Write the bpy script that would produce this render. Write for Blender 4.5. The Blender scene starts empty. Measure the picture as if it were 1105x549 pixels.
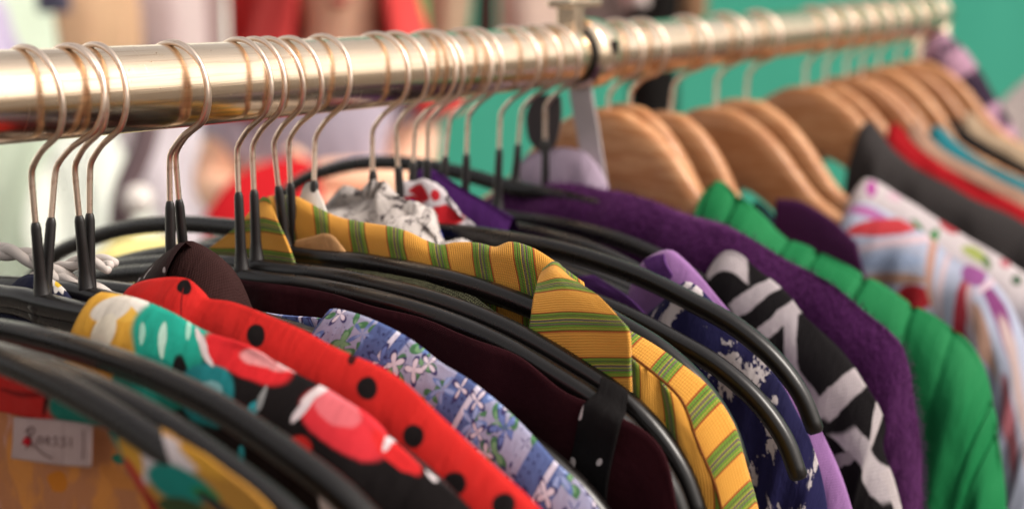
import bpy, bmesh, math, random
import numpy as np
from mathutils import Vector, Matrix, noise
random.seed(7)
scene = bpy.context.scene
COL = scene.collection

# ------------------------------------------------------------------ camera
F, CX, CY = 1535.0, 552.5, 274.5            # focal length and centre in photo pixels
DIST, CAMH, YAW, PIT = .459, .0495, .95908, .19958
RAIL_Z = 1.50                                # height of the rail above the ground
cpos = np.array([0, -DIST, CAMH])
fw = np.array([math.sin(YAW)*math.cos(PIT), math.cos(YAW)*math.cos(PIT), -math.sin(PIT)])
rt = np.array([math.cos(YAW), -math.sin(YAW), 0.0])
up = np.cross(rt, fw)
def ray(x, y): return fw + rt*(x-CX)/F - up*(y-CY)/F
def on_plane(x, y, X):                       # point of the garment plane at X along the rail
    d = ray(x, y); return cpos + d*((X-cpos[0])/d[0])
def on_axis(x, y, Y=0.0):
    d = ray(x, y); return cpos + d*((Y-cpos[1])/d[1])
def at_depth(x, y, z): return cpos + ray(x, y)*z
def to_px(P):
    v = np.asarray(P) - cpos; z = v @ fw
    return np.stack([CX + F*(v@rt)/z, CY - F*(v@up)/z], -1)
def sag(X): return (.0286 if X < .68 else .0122)*(X-.68)**2 - .0017

cam = bpy.data.cameras.new('camera'); camo = bpy.data.objects.new('camera', cam); COL.objects.link(camo)
camo.matrix_world = Matrix(((rt[0], up[0], -fw[0], cpos[0]), (rt[1], up[1], -fw[1], cpos[1]),
                            (rt[2], up[2], -fw[2], cpos[2]), (0, 0, 0, 1)))
cam.sensor_width = 36; cam.lens = F/1105*36; cam.clip_start = .02; cam.clip_end = 200
cam.dof.use_dof = True; cam.dof.focus_distance = .585; cam.dof.aperture_fstop = 50/(1000*.0106)
cam.dof.aperture_blades = 0
scene.camera = camo

# ------------------------------------------------------------------ colours and node helper
def lin(c): return c/12.92 if c <= .04045 else ((c+.055)/1.055)**2.4
def C(h, k=1.0):
    h = h.lstrip('#'); return tuple(lin(int(h[i:i+2], 16)/255)*k for i in (0, 2, 4)) + (1.0,)
class Mat:
    def __init__(s, name, rough=.85, metallic=0., sheen=0., coat=0., spec=.15):
        s.m = bpy.data.materials.new(name); s.m.use_nodes = True; s.t = s.m.node_tree; s.n = s.t.nodes
        s.b = s.n['Principled BSDF']
        s.b.inputs['Roughness'].default_value = rough; s.b.inputs['Metallic'].default_value = metallic
        s.b.inputs['Sheen Weight'].default_value = sheen; s.b.inputs['Coat Weight'].default_value = coat
        s.b.inputs['Specular IOR Level'].default_value = spec
    def put(s, sock, v):
        if isinstance(v, bpy.types.NodeSocket): s.t.links.new(v, sock)
        else: sock.default_value = v
    def node(s, typ, **kw):
        n = s.n.new(typ)
        for k, v in kw.items(): setattr(n, k, v)
        return n
    def uv(s, name='UVMap'): return s.node('ShaderNodeUVMap', uv_map=name).outputs[0]
    def obj(s): return s.node('ShaderNodeTexCoord').outputs['Object']
    def math(s, op, a, b=None, c=None):
        n = s.node('ShaderNodeMath', operation=op); s.put(n.inputs[0], a)
        if b is not None: s.put(n.inputs[1], b)
        if c is not None: s.put(n.inputs[2], c)
        return n.outputs[0]
    def vmath(s, op, a, b=None):
        n = s.node('ShaderNodeVectorMath', operation=op); s.put(n.inputs[0], a)
        if b is not None:
            if op == 'SCALE': s.put(n.inputs['Scale'], b)
            else: s.put(n.inputs[1], b)
        return n.outputs['Value'] if op in ('LENGTH', 'DOT_PRODUCT', 'DISTANCE') else n.outputs['Vector']
    def xyz(s, v):
        n = s.node('ShaderNodeSeparateXYZ'); s.put(n.inputs[0], v); return n.outputs
    def comb(s, x, y, z=0.):
        n = s.node('ShaderNodeCombineXYZ')
        for i, v in enumerate((x, y, z)): s.put(n.inputs[i], v)
        return n.outputs[0]
    def mix(s, f, a, b):
        n = s.node('ShaderNodeMix', data_type='RGBA'); s.put(n.inputs[0], f); s.put(n.inputs[6], a); s.put(n.inputs[7], b); return n.outputs[2]
    def noise(s, v, scale, detail=2, rough=.5, color=False):
        n = s.node('ShaderNodeTexNoise'); s.put(n.inputs['Vector'], v); n.inputs['Scale'].default_value = scale
        n.inputs['Detail'].default_value = detail; n.inputs['Roughness'].default_value = rough
        return n.outputs['Color' if color else 'Fac']
    def vor(s, v, scale, feature='F1', rnd=1.):
        n = s.node('ShaderNodeTexVoronoi', feature=feature); s.put(n.inputs['Vector'], v); n.inputs['Scale'].default_value = scale
        n.inputs['Randomness'].default_value = rnd
        return n
    def step(s, v, lo, hi):
        n = s.node('ShaderNodeMapRange', interpolation_type='SMOOTHSTEP'); s.put(n.inputs[0], v)
        n.inputs[1].default_value = lo; n.inputs[2].default_value = hi; return n.outputs[0]
    def ramp(s, f, stops, mode='LINEAR'):
        n = s.node('ShaderNodeValToRGB'); s.put(n.inputs[0], f); r = n.color_ramp; r.interpolation = mode
        while len(r.elements) > 1: r.elements.remove(r.elements[-1])
        r.elements[0].position = stops[0][0]; r.elements[0].color = stops[0][1]
        for p, c in stops[1:]:
            e = r.elements.new(p); e.color = c
        return n.outputs[0]
    def warp(s, v, scale, amp, detail=2):
        c = s.noise(v, scale, detail, color=True)
        c = s.vmath('SUBTRACT', c, (.5, .5, .5)); return s.vmath('ADD', v, s.vmath('SCALE', c, amp))
    def bump(s, h, strength=.3, dist=.001, prev=None):
        n = s.node('ShaderNodeBump'); s.put(n.inputs['Height'], h); n.inputs['Strength'].default_value = strength
        n.inputs['Distance'].default_value = dist
        if prev is not None: s.put(n.inputs['Normal'], prev)
        s.t.links.new(n.outputs[0], s.b.inputs['Normal']); return n.outputs[0]
    def weave(s, uv, pitch=.0009, strength=.35, fuzz=True):
        s.dye = .86
        x = s.xyz(uv); k = 2*math.pi/pitch
        a = s.math('SINE', s.math('MULTIPLY', x[0], k)); b = s.math('SINE', s.math('MULTIPLY', x[1], k))
        h = s.math('MULTIPLY', a, b)
        if fuzz: h = s.math('ADD', h, s.math('MULTIPLY', s.noise(uv, 350, 3), 2.0))
        big = s.math('ADD', s.noise(s.warp(uv, 12, .03), 30, 5, .55), s.math('MULTIPLY', s.noise(s.vmath('MULTIPLY', uv, (70, 16, 1)), 1, 4, .6), .8))
        p = s.bump(big, .5, .0055)
        return s.bump(h, strength, pitch*.35, p)
    def color(s, c):
        k = getattr(s, 'dye', 1.0)
        s.put(s.b.inputs['Base Color'], s.mix(1-k, c, (0, 0, 0, 1)) if k < 1 else c); return s.m

# ------------------------------------------------------------------ object helpers
def tag(o, label=None, cat=None, group=None, kind=None):
    if label: o['label'] = label
    if cat: o['category'] = cat
    if group: o['group'] = group
    if kind: o['kind'] = kind
    return o
def empty(name, loc=(0, 0, 0)):
    o = bpy.data.objects.new(name, None); o.empty_display_size = .02; COL.objects.link(o); o.location = loc; return o
def mesh_obj(name, V, Fc, mat, parent=None, uvs=None, smooth=True):
    me = bpy.data.meshes.new(name); me.from_pydata([tuple(map(float, v)) for v in V], [], Fc); me.update()
    if uvs is not None:
        l = me.uv_layers.new(name='UVMap'); idx = np.empty(len(me.loops), dtype=np.int32); me.loops.foreach_get('vertex_index', idx)
        l.data.foreach_set('uv', np.asarray(uvs, dtype=np.float32)[idx].ravel())
    if smooth: me.polygons.foreach_set('use_smooth', [True]*len(me.polygons))
    if mat: me.materials.append(mat)
    o = bpy.data.objects.new(name, me); COL.objects.link(o)
    if parent is not None:
        o.parent = parent; o.matrix_parent_inverse = Matrix.Translation(-Vector(parent.location))
    return o
def merge(*parts):
    V, Fc = [], []
    for v, f in parts:
        k = len(V); V += list(v); Fc += [tuple(i+k for i in q) for q in f]
    return V, Fc
def catmull(P, n=None, step=None):
    P = np.asarray(P, float)
    if len(P) == 2:
        n = n or max(2, int(np.linalg.norm(P[1]-P[0])/step)+1)
        return P[0] + (P[1]-P[0])*np.linspace(0, 1, n)[:, None]
    Q = np.vstack([2*P[0]-P[1], P, 2*P[-1]-P[-2]]); out = []
    for i in range(1, len(Q)-2):
        p0, p1, p2, p3 = Q[i-1:i+3]
        d = [max(np.linalg.norm(b-a), 1e-9)**.5 for a, b in ((p0, p1), (p1, p2), (p2, p3))]
        t0 = 0; t1 = d[0]; t2 = t1+d[1]; t3 = t2+d[2]
        t = np.linspace(t1, t2, 17)[:-1, None]
        A1 = (t1-t)/(t1-t0)*p0+(t-t0)/(t1-t0)*p1; A2 = (t2-t)/(t2-t1)*p1+(t-t1)/(t2-t1)*p2; A3 = (t3-t)/(t3-t2)*p2+(t-t2)/(t3-t2)*p3
        B1 = (t2-t)/(t2-t0)*A1+(t-t0)/(t2-t0)*A2; B2 = (t3-t)/(t3-t1)*A2+(t-t1)/(t3-t1)*A3
        out.append((t2-t)/(t2-t1)*B1+(t-t1)/(t2-t1)*B2)
    out = np.vstack(out+[P[-1:]])
    L = np.r_[0, np.cumsum(np.linalg.norm(np.diff(out, axis=0), axis=1))]
    n = n or max(3, int(L[-1]/step)+1)
    s = np.linspace(0, L[-1], n)
    return np.stack([np.interp(s, L, out[:, k]) for k in range(out.shape[1])], -1)
def tube(path, rad, sides=12, flat=1.0, ref=None, power=2.0, cap=True):
    """sweep; rad scalar or list; flat = width ratio along ref (binormal); power>2 squares the section"""
    P = np.asarray(path, float); n = len(P); R = np.full(n, rad) if np.isscalar(rad) else np.asarray(rad, float)
    T = np.gradient(P, axis=0); T /= np.linalg.norm(T, axis=1)[:, None]
    V, Fc = [], []; prev = None
    for i in range(n):
        if ref is not None: b = np.asarray(ref, float)
        else: b = prev if prev is not None else (np.array([1., 0, 0]) if abs(T[i][0]) < .8 else np.array([0, 1., 0]))
        b = b - T[i]*(b@T[i]); b /= np.linalg.norm(b); prev = b; c = np.cross(T[i], b)
        for k in range(sides):
            a = 2*math.pi*k/sides; ca, sa = math.cos(a), math.sin(a)
            q = (abs(ca)**power+abs(sa)**power)**(-1/power)
            V.append(P[i]+R[i]*q*(ca*flat*b+sa*c))
    for i in range(n-1):
        for k in range(sides):
            k2 = (k+1) % sides; Fc.append((i*sides+k, i*sides+k2, (i+1)*sides+k2, (i+1)*sides+k))
    if cap:
        for i, s in ((0, -1), (n-1, 1)):
            e = len(V); V.append(P[i]+T[i]*s*R[i]*.55); rim = len(V)
            for k in range(sides): V.append(P[i]+(V[i*sides+k]-P[i])*.75+T[i]*s*R[i]*.4)
            for k in range(sides):
                k2 = (k+1) % sides
                q1 = (i*sides+k, rim+k, rim+k2, i*sides+k2); q2 = (rim+k, e, rim+k2)
                Fc.append(q1 if s < 0 else q1[::-1]); Fc.append(q2 if s < 0 else q2[::-1])
    return V, Fc
def boxm(c, s, R=None):
    c = np.asarray(c, float); V = [np.array([x*s[0]/2, y*s[1]/2, z*s[2]/2]) for x in (-1, 1) for y in (-1, 1) for z in (-1, 1)]
    if R is not None: V = [R@v for v in V]
    return [v+c for v in V], [(0, 1, 3, 2), (4, 6, 7, 5), (0, 4, 5, 1), (2, 3, 7, 6), (0, 2, 6, 4), (1, 5, 7, 3)]
def bevel(o, w=.001, seg=2):
    m = o.modifiers.new('bevel', 'BEVEL'); m.width = w; m.segments = seg; m.limit_method = 'ANGLE'; return o
def nz(p, s, seed=0): return noise.noise(Vector((p[0]*s+seed*7.3, p[1]*s-seed*3.1, p[2]*s+seed*1.7)))

def shell(name, X, ridge, mat, parent, w=.016, d0=.012, drop=.34, step=.003, inner=None, fold=.004, lam=.05, crumple=.0015, seed=1, nzr=False, taper=.82, back=True, pucker=None, gather=0.):
    """a garment half draped over its shoulder line: front and back panels meeting in a rounded ridge.
    ridge = photo pixels of the shoulder line, in the plane X; panels fall to points given by inner or straight down"""
    if nzr: R0 = np.array([[a, b] for a, b in ridge])
    else:
        q = [on_plane(a, b, X) for a, b in ridge]; R0 = np.array([[-p[1], p[2]] for p in q])
    R = catmull(R0, step=step); n = len(R)
    L = np.r_[0, np.cumsum(np.linalg.norm(np.diff(R, axis=0), axis=1))]
    if inner is None:
        zb = R0[:, 1].max()-drop
        Q = np.stack([R[:, 0]*taper, np.minimum(zb, R[:, 1]-.02)+0*R[:, 0]], -1)
    else: Q = catmull(np.asarray(inner, float), n=n)
    ds = [0, .0012, .0027, .0045, .0068, .0095, .013, .0175, .023, .03, .038, .048, .06, .075, .092, .112, .135, .16, .19, .22, .26, .30, .36, .42, .5]
    V, UV = [], []; M = len(ds)
    cols = [(-1, k) for k in range(M-1, 0, -1)] + [(0, 0)] + ([(1, k) for k in range(1, M)] if back else [])
    for i in range(n):
        dvec = Q[i]-R[i]; LL = np.linalg.norm(dvec)
        for sg, k in cols:
            d = min(ds[k], LL)
            wk = w*(1-math.exp(-d/d0)) if d0 > 0 else 0
            c = R[i]+dvec/LL*d
            ramp = min(1, d/.05)
            ph = 2*math.pi*L[i]/lam
            X1 = X+sg*wk
            p = (X, c[0], c[1])
            f = fold*ramp*(math.sin(ph+3*nz(p, 6, seed))+.5*math.sin(2.3*ph+seed+4*nz(p, 9, seed+3)))
            X1 += (f if sg <= 0 else -f)*(1 if sg else 0) + crumple*nz((X+sg*.1, c[0], c[1]), 30, seed)*2
            yy = c[0]+crumple*1.0*nz(p, 26, seed+5); zz = c[1]+crumple*1.3*nz(p, 30, seed+9)
            if gather:
                q = (X+sg*.05+d*.3, c[0], c[1])
                g = gather*(abs(nz(q, 38, seed+1))+.5*abs(nz(q, 85, seed+2))-.3)
                zz += g; X1 += sg*g*.8; yy += gather*.4*nz(q, 60, seed+4)
            if pucker:
                per, amp = pucker; k0 = round(L[i]/per); tt = min(abs(L[i]-(kk+.22*math.sin(kk*2.7+seed)+.10*math.sin(d*60+kk))*per) for kk in (k0-1, k0, k0+1))
                g = amp*(1.0+.5*math.sin(k0*1.9))*(math.exp(-(tt/.0016)**2)+.35*math.exp(-(tt/.006)**2))*max(.0, 1-d/.07)
                N = np.array([-(dvec/LL)[0], -(dvec/LL)[1]])
                yy += N[0]*-g; zz += N[1]*-g; X1 -= sg*g*1.2
            V.append((X1, -yy, zz)); UV.append((L[i], sg*d))
    m = len(cols); Fc = [(i*m+k, (i+1)*m+k, (i+1)*m+k+1, i*m+k+1) for i in range(n-1) for k in range(m-1)]
    return mesh_obj(name, V, Fc, mat, parent, UV)

def patch(name, rows, mat, parent, nu=60, nv=30, thick=.0012, crumple=.0008, seed=2, fold=0, lam=.03, flip=False):
    """a piece of cloth lofted through rows of photo pixels, each row in its own plane X (or a list of X)"""
    G = []
    for X, pts in rows:
        Xs = X if hasattr(X, '__len__') else [X]*len(pts)
        G.append(catmull([on_plane(a, b, x) for (a, b), x in zip(pts, Xs)], n=nu))
    G = np.array(G)
    t_ = np.r_[0, np.cumsum(np.linalg.norm(np.diff(G, axis=0), axis=2).mean(1))]      # shared parameter: rows stay rows
    tt = np.linspace(0, t_[-1], nv); tan = np.empty_like(G)
    for i in range(len(G)):
        i0, i1 = max(i-1, 0), min(i+1, len(G)-1); tan[i] = (G[i1]-G[i0])/(t_[i1]-t_[i0])
    S = np.empty((nv, nu, 3))
    for k, t in enumerate(tt):
        i = min(int(np.searchsorted(t_, t, side='right'))-1, len(G)-2); h = t_[i+1]-t_[i]; u = (t-t_[i])/h
        S[k] = (2*u**3-3*u*u+1)*G[i]+(u**3-2*u*u+u)*h*tan[i]+(3*u*u-2*u**3)*G[i+1]+(u**3-u*u)*h*tan[i+1]
    du = np.r_[0, np.cumsum(np.linalg.norm(np.diff(S[nv//2], axis=0), axis=1))]
    dv = np.r_[0, np.cumsum(np.linalg.norm(np.diff(S[:, nu//2], axis=0), axis=1))]
    V, UV = [], []
    for i in range(nv):
        for j in range(nu):
            p = S[i, j].copy(); p[0] += crumple*2*nz(p, 28, seed)+crumple*nz(p, 70, seed+2); p[2] += crumple*nz(p, 35, seed+4)
            if fold: p[0] += fold*math.sin(2*math.pi*du[j]/lam+2*nz(p, 8, seed))
            V.append(p); UV.append((du[j], dv[i]))
    Fc = [(i*nu+j, i*nu+j+1, (i+1)*nu+j+1, (i+1)*nu+j) for i in range(nv-1) for j in range(nu-1)]
    if flip: Fc = [f[::-1] for f in Fc]
    o = mesh_obj(name, V, Fc, mat, parent, UV)
    if thick:
        s = o.modifiers.new('cloth', 'SOLIDIFY'); s.thickness = thick; s.offset = 0
    return o
def drape(name, depth, pts_top, bottom, mat, parent=None, folds=.02, lam=.16, seed=3, nu=48, nv=40, thick=.01, bulge=0., waver=0.):
    """cloth hanging at a distance: top edge given in photo pixels, falling to a pixel row"""
    at = at_depth if depth > 0 else (lambda a, b, d: on_axis(a, b, -d))       # negative depth: in a plane parallel to the rail
    T = catmull([at(a, b, depth) for a, b in pts_top], n=nu)
    zb = max(at(pts_top[1][0], bottom, depth)[2], -RAIL_Z+.02); L = np.r_[0, np.cumsum(np.linalg.norm(np.diff(T, axis=0), axis=1))]
    nrm = np.array([-fw[0], -fw[1], 0]) if depth > 0 else np.array([0, -1., 0]); nrm /= np.linalg.norm(nrm); V, UV = [], []
    for i in range(nv):
        t = i/(nv-1)
        wv_ = waver*math.sin(seed*1.7+7.5*(T[0][2]-zb)*t); sh_ = waver*.6*math.sin(seed*2.9+6*(T[0][2]-zb)*t)
        for j in range(nu):
            p = T[j]+(T[-1]-T[0])*((j/(nu-1)-.5)*wv_+sh_); p[2] = T[j][2]+(zb-T[j][2])*t
            a = folds*min(1, .3+t)*(math.sin(2*math.pi*L[j]/lam+2*nz(p, 2, seed))+.4*nz(p, 6, seed))+bulge*math.sin(math.pi*j/(nu-1))*min(1, 4*t+.1)
            V.append(p+nrm*a); UV.append((L[j], p[2]))
    Fc = [(i*nu+j, (i+1)*nu+j, (i+1)*nu+j+1, i*nu+j+1) for i in range(nv-1) for j in range(nu-1)]
    o = mesh_obj(name, V, Fc, mat, parent, UV); s = o.modifiers.new('cloth', 'SOLIDIFY'); s.thickness = thick; s.offset = -1
    return o

# ------------------------------------------------------------------ plain materials
def plain(name, hexa, rough=.85, k=1., sheen=0., pitch=.0012, spec=.1, var=.25):
    m = Mat(name, rough, sheen=sheen, spec=spec); uv = m.uv()
    n = m.noise(uv, 60, 4, .6); c = m.mix(m.math('MULTIPLY', n, var), C(hexa, k), C(hexa, k*.55))
    m.weave(uv, pitch, .3); return m.color(c)
def chrome():
    m = Mat('polished_rail_metal', .25, 1.0); o = m.obj()
    st = m.noise(m.vmath('MULTIPLY', o, (2.5, 170, 170)), 4, 4, .7)
    sp = m.noise(o, 240, 4, .7); blot = m.noise(o, 22, 4, .6)
    ring = m.noise(m.vmath('MULTIPLY', o, (420, 14, 14)), 1, 4, .75)            # scuffs left by sliding hooks
    sc = m.math('MULTIPLY', m.step(ring, .60, .68), m.step(blot, .42, .6))
    r = m.math('ADD', .10, m.math('MULTIPLY', st, .19)); r = m.math('ADD', r, m.math('MULTIPLY', m.step(sp, .64, .74), .22))
    r = m.math('ADD', r, m.math('MULTIPLY', sc, .16)); r = m.math('ADD', r, m.math('MULTIPLY', m.step(blot, .5, .66), .03))
    m.put(m.b.inputs['Roughness'], r)
    c = m.mix(blot, C('#f5e2cb'), C('#dfc6a8')); c = m.mix(m.math('MULTIPLY', m.step(st, .5, .66), .5), c, C('#b59a80'))
    c = m.mix(m.math('MULTIPLY', sc, .35), c, C('#8f745c')); c = m.mix(m.step(sp, .67, .72), c, C('#8a6a4c'))
    m.bump(m.math('ADD', st, m.math('MULTIPLY', sc, .5)), .12, .0005); return m.color(c)
M_RAIL = chrome()
def wirem():
    m = Mat('hook_wire_metal', .22, 1.0); n = m.noise(m.obj(), 160, 3)
    m.put(m.b.inputs['Roughness'], m.math('ADD', .26, m.math('MULTIPLY', n, .2)))
    return m.color(m.mix(m.step(n, .5, .75), C('#eed8c6'), C('#c9a48c')))
M_WIRE = wirem()
def plasticm(name, a, b, rough):
    m = Mat(name, rough, spec=.5); o = m.obj(); n = m.noise(o, 55, 4, .6); sc = m.noise(m.vmath('MULTIPLY', o, (400, 20, 60)), 1, 4, .7)
    m.put(m.b.inputs['Roughness'], m.math('ADD', rough-.08, m.math('MULTIPLY', n, .22)))
    m.bump(m.math('ADD', m.noise(o, 500, 2), m.math('MULTIPLY', sc, .8)), .08, .0004)
    return m.color(m.mix(m.step(sc, .6, .8), m.mix(n, C(a), C(b)), C('#1e1816')))
M_PLAST = plasticm('black_hanger_plastic', '#0a0707', '#100c0b', .25)
M_SLEEVE = plasticm('black_rubber_dip', '#0e0b0b', '#171212', .42)
def woodm():
    m = Mat('hanger_wood', .48, coat=.15, spec=.3); o = m.obj()
    inf = m.node('ShaderNodeObjectInfo').outputs['Random']
    v = m.vmath('ADD', m.vmath('MULTIPLY', o, (30, 9, 70)), m.comb(m.math('MULTIPLY', inf, 40), inf, 0.))
    n = m.noise(v, 1.6, 5, .62); g = m.math('SINE', m.math('MULTIPLY', m.math('ADD', n, m.math('MULTIPLY', m.xyz(o)[2], 12)), 26))
    c = m.mix(m.step(g, -1, 1), C('#cf9c70'), C('#b67c50')); c = m.mix(m.math('MULTIPLY', m.noise(v, 9, 3), .7), c, C('#95623c'))
    c = m.mix(m.math('MULTIPLY', m.step(inf, .1, .95), .55), c, C('#8d5a38'))
    m.bump(n, .08, .0006); return m.color(c)
M_WOOD = woodm()
M_DARKHOLE = plain('dark_recess', '#120d0b', .6)

# ------------------------------------------------------------------ the rail
rail = empty('clothes_rail', (.716, 0, 0))
tag(rail, 'long polished metal clothes rail running from left to right with a clamp', 'clothes rail')
def railpts(a, b, n): return [(x, 0, sag(x)) for x in np.linspace(a, b, n)]
RR = .0175
mesh_obj('pipe', *tube(railpts(-.15, .712, 60), RR, 48, ref=(0, 1, 0)), M_RAIL, rail)
mesh_obj('pipe', *tube(railpts(.714, 1.36, 50), RR*.985, 48, ref=(0, 1, 0)), M_RAIL, rail)
cl = mesh_obj('clamp', *tube([(x, 0, sag(.72)) for x in (.7185, .7195, .722, .738, .7405, .7415)], [.0186, .0203, .0210, .0210, .0203, .0186], 48, ref=(0, 1, 0), cap=True), M_RAIL, rail)
z0 = sag(.72)
lug = merge(boxm((.708, -.004, z0+.0215), (.011, .013, .018)), boxm((.716, -.002, z0+.0300), (.034, .017, .0045)))
bevel(mesh_obj('clamp_lug', *lug, M_RAIL, cl, smooth=False), .001)
mesh_obj('bolt', *tube([(.722, -.002, z0+.0315), (.722, -.002, z0+.0365)], .0055, 6), M_RAIL, cl, smooth=False)
a = math.radians(12); hc = (.731, -.0206*math.cos(a), z0+.0206*math.sin(a))
bevel(mesh_obj('socket_hole', *boxm(hc, (.008, .0016, .008)), M_DARKHOLE, cl, smooth=False), .0004)
mesh_obj('gap_ring', *tube([(x, 0, z0) for x in (.7125, .7135, .7175, .7185)], [.0170, .0182, .0182, .0172], 40, ref=(0, 1, 0)), M_DARKHOLE, cl)
# end post the rail rests on
mesh_obj('end_post', *tube([(1.352, 0, -RAIL_Z), (1.352, 0, -.6), (1.352, 0, .012)], .0165, 24), M_RAIL, rail)
mesh_obj('foot', *boxm((1.352, 0, -RAIL_Z+.02), (.05, .6, .035)), M_RAIL, rail, smooth=False)

# ------------------------------------------------------------------ black hangers
PROF = [(0, 0), (.05, .0015), (.1, -.001), (.14, -.008), (.17, -.0175), (.19, -.0255), (.208, -.0375), (.220, -.051), (.227, -.066)]
BODY_Z = -.081
def hook_path(kz=-.028, off=.004, R=.0192, top=.0187, end=205):
    c = np.array([off, top-R]); P = [(0, -.062), (0, kz-.006), (.0003, kz-.0015), (.0012, kz+.0005)]
    P += [(.0075, kz+.0075)]
    for d in range(-38, end, 9): P.append((c[0]+R*math.cos(math.radians(d)), c[1]+R*math.sin(math.radians(d))))
    return [(0, -n, z) for n, z in P]
def hanger_meshes():
    hk = tube(catmull(hook_path(), step=.0022), .00122, 10, ref=(1, 0, 0))
    sl = tube([(0, 0, -.0495), (0, 0, -.051), (0, 0, -.062), (0, 0, -.070), (0, 0, -.0765), (0, 0, -.0815)], [.0019, .0023, .0025, .0027, .0036, .0068], 16, ref=(1, 0, 0), flat=.8)
    pts = [(-n, z) for n, z in PROF[:0:-1]]+PROF
    P = catmull([(0, -n, BODY_Z+z) for n, z in pts], step=.004)
    nn = np.abs(P[:, 1]); rad = np.interp(nn, [0, .02, .15, .2, .227], [.0048, .0044, .0043, .0043, .0037])
    bd = tube(P, rad, 20, ref=(1, 0, 0), flat=1.0, power=2.5)
    D = P.copy(); D[:, 2] -= np.where(D[:, 1] > 0, .13*np.maximum(0, D[:, 1]-.012), 0)      # far arm pulled down by its load
    return hk, sl, bd, tube(D, rad, 20, ref=(1, 0, 0), flat=1.0, power=2.5)
HK, SL, BD, BD2 = hanger_meshes()
proto = {}
def hanger(X, label, drop=0., tilt=0., lean=0., size=1., level=False):
    """drop: arms lower than usual (m), tilt: near arm down (deg), lean: shank slant along the rail (deg), size: arm length"""
    r = empty('black_hanger', (X+.081*math.sin(math.radians(lean)), 0, sag(X))); tag(r, label, 'clothes hanger', 'black plastic hangers on the rail')
    r.rotation_euler = (math.radians(tilt), math.radians(lean), 0)
    if not proto:
        for nm, g, m in (('hook', HK, M_WIRE), ('neck_sleeve', SL, M_SLEEVE), ('hanger_body', BD2, M_PLAST)):
            o = mesh_obj(nm, *g, m); proto[nm] = o; o.parent = r
        proto['level'] = mesh_obj('hanger_body', *BD, M_PLAST).data; bpy.data.objects.remove([o for o in COL.objects if o.data == proto['level']][0])
    else:
        for nm in ('hook', 'neck_sleeve', 'hanger_body'):
            c = proto[nm].copy(); COL.objects.link(c); c.parent = r
            if nm == 'hanger_body' and level: c.data = proto['level']
    k = (.032+drop)/.032; rg = random.Random(int(X*1e5))
    for c in r.children:
        if c.name.startswith('hook'): c.rotation_euler.z = math.radians(rg.uniform(-6, 6)); c.scale = (1, rg.uniform(.97, 1.06), rg.uniform(.995, 1.0))
        if c.name.startswith('neck_sleeve'): c.scale.z = k; c.location.z = -.0495*(1-k)
        if c.name.startswith('hanger_body'): c.location.z = -drop; c.scale.y = size
    return r
HANG = [
 (.2668, 'black hanger nearest the lower left corner, only its drooping arm seen', -.006, 2.5, 0),
 (.275, 'black hanger whose arm crosses in front of the small white neck label', 0, 0, 0),
 (.297, 'black hanger whose arm runs across the yellow and teal printed sleeve', 0, 0, 0),
 (.3385, 'leftmost black hanger with its whole hook seen, in the tropical print shirt', .001, 2.2, -3),
 (.3415, 'black hanger just behind the leftmost hook, over the navy flowered cloth', .006, 4, 7),
 (.3595, 'black hanger in the red polka dot garment, left hook of its close pair', .002, 2, -4),
 (.3620, 'black hanger right of a close pair of hooks above the red polka dots', .006, 3, 2),
 (.4050, 'black hanger standing behind the dark brown gathered collar, straight shank', .012, 3, 0),
 (.4125, 'black hanger rising from the dark brown gathered collar, slanted shank', .016, 2.5, -5),
 (.4425, 'black hanger left of two that stand just before the yellow striped collar', .007, 0, 0),
 (.4520, 'black hanger right of two that stand just before the yellow striped collar', .004, 0, 0),
 (.4705, 'black hanger inside the yellow striped shirt, its sleeve tucked in the collar', .001, -.5, -6),
 (.4790, 'black hanger half hidden behind the yellow collar, right of the one tucked in it', .014, 2, -3),
 (.4890, 'black hanger with its neck in the small white collar, its far arm arching left', -.003, -.5, 4, 1, True),
 (.5340, 'black hanger standing in the crumpled pale scribble print cloth', .012, 0, 0, 1.02),
 (.5560, 'black hanger above the royal blue cloth, its glossy arm longest in view', 0, 0, -4),
 (.5675, 'black hanger half hidden behind the hook above the royal blue cloth', .024, 3, 3, .86),
 (.5845, 'black hanger left of a crossing pair of hooks over the bright purple fold', .012, 5, -3),
 (.5965, 'black hanger right of a crossing pair of hooks over the bright purple fold', .012, 5, 4),
 (.6150, 'black hanger alone against teal between the purple fold and the dark tag', .006, 3, 0, .78),
 (.6450, 'black hanger left of the dark hanging tag, its arm entering the striped knit sleeve', .007, 2.5, 0, .80),
 (.6680, 'black hanger beside the dark grey tag over the fuzzy purple coat', -.006, 6, 0, .86, True),
 (.6950, 'black hanger nearest the clamp, standing over the fuzzy purple coat', .012, 3, -5),
]
for a in HANG: hanger(*a)

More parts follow.
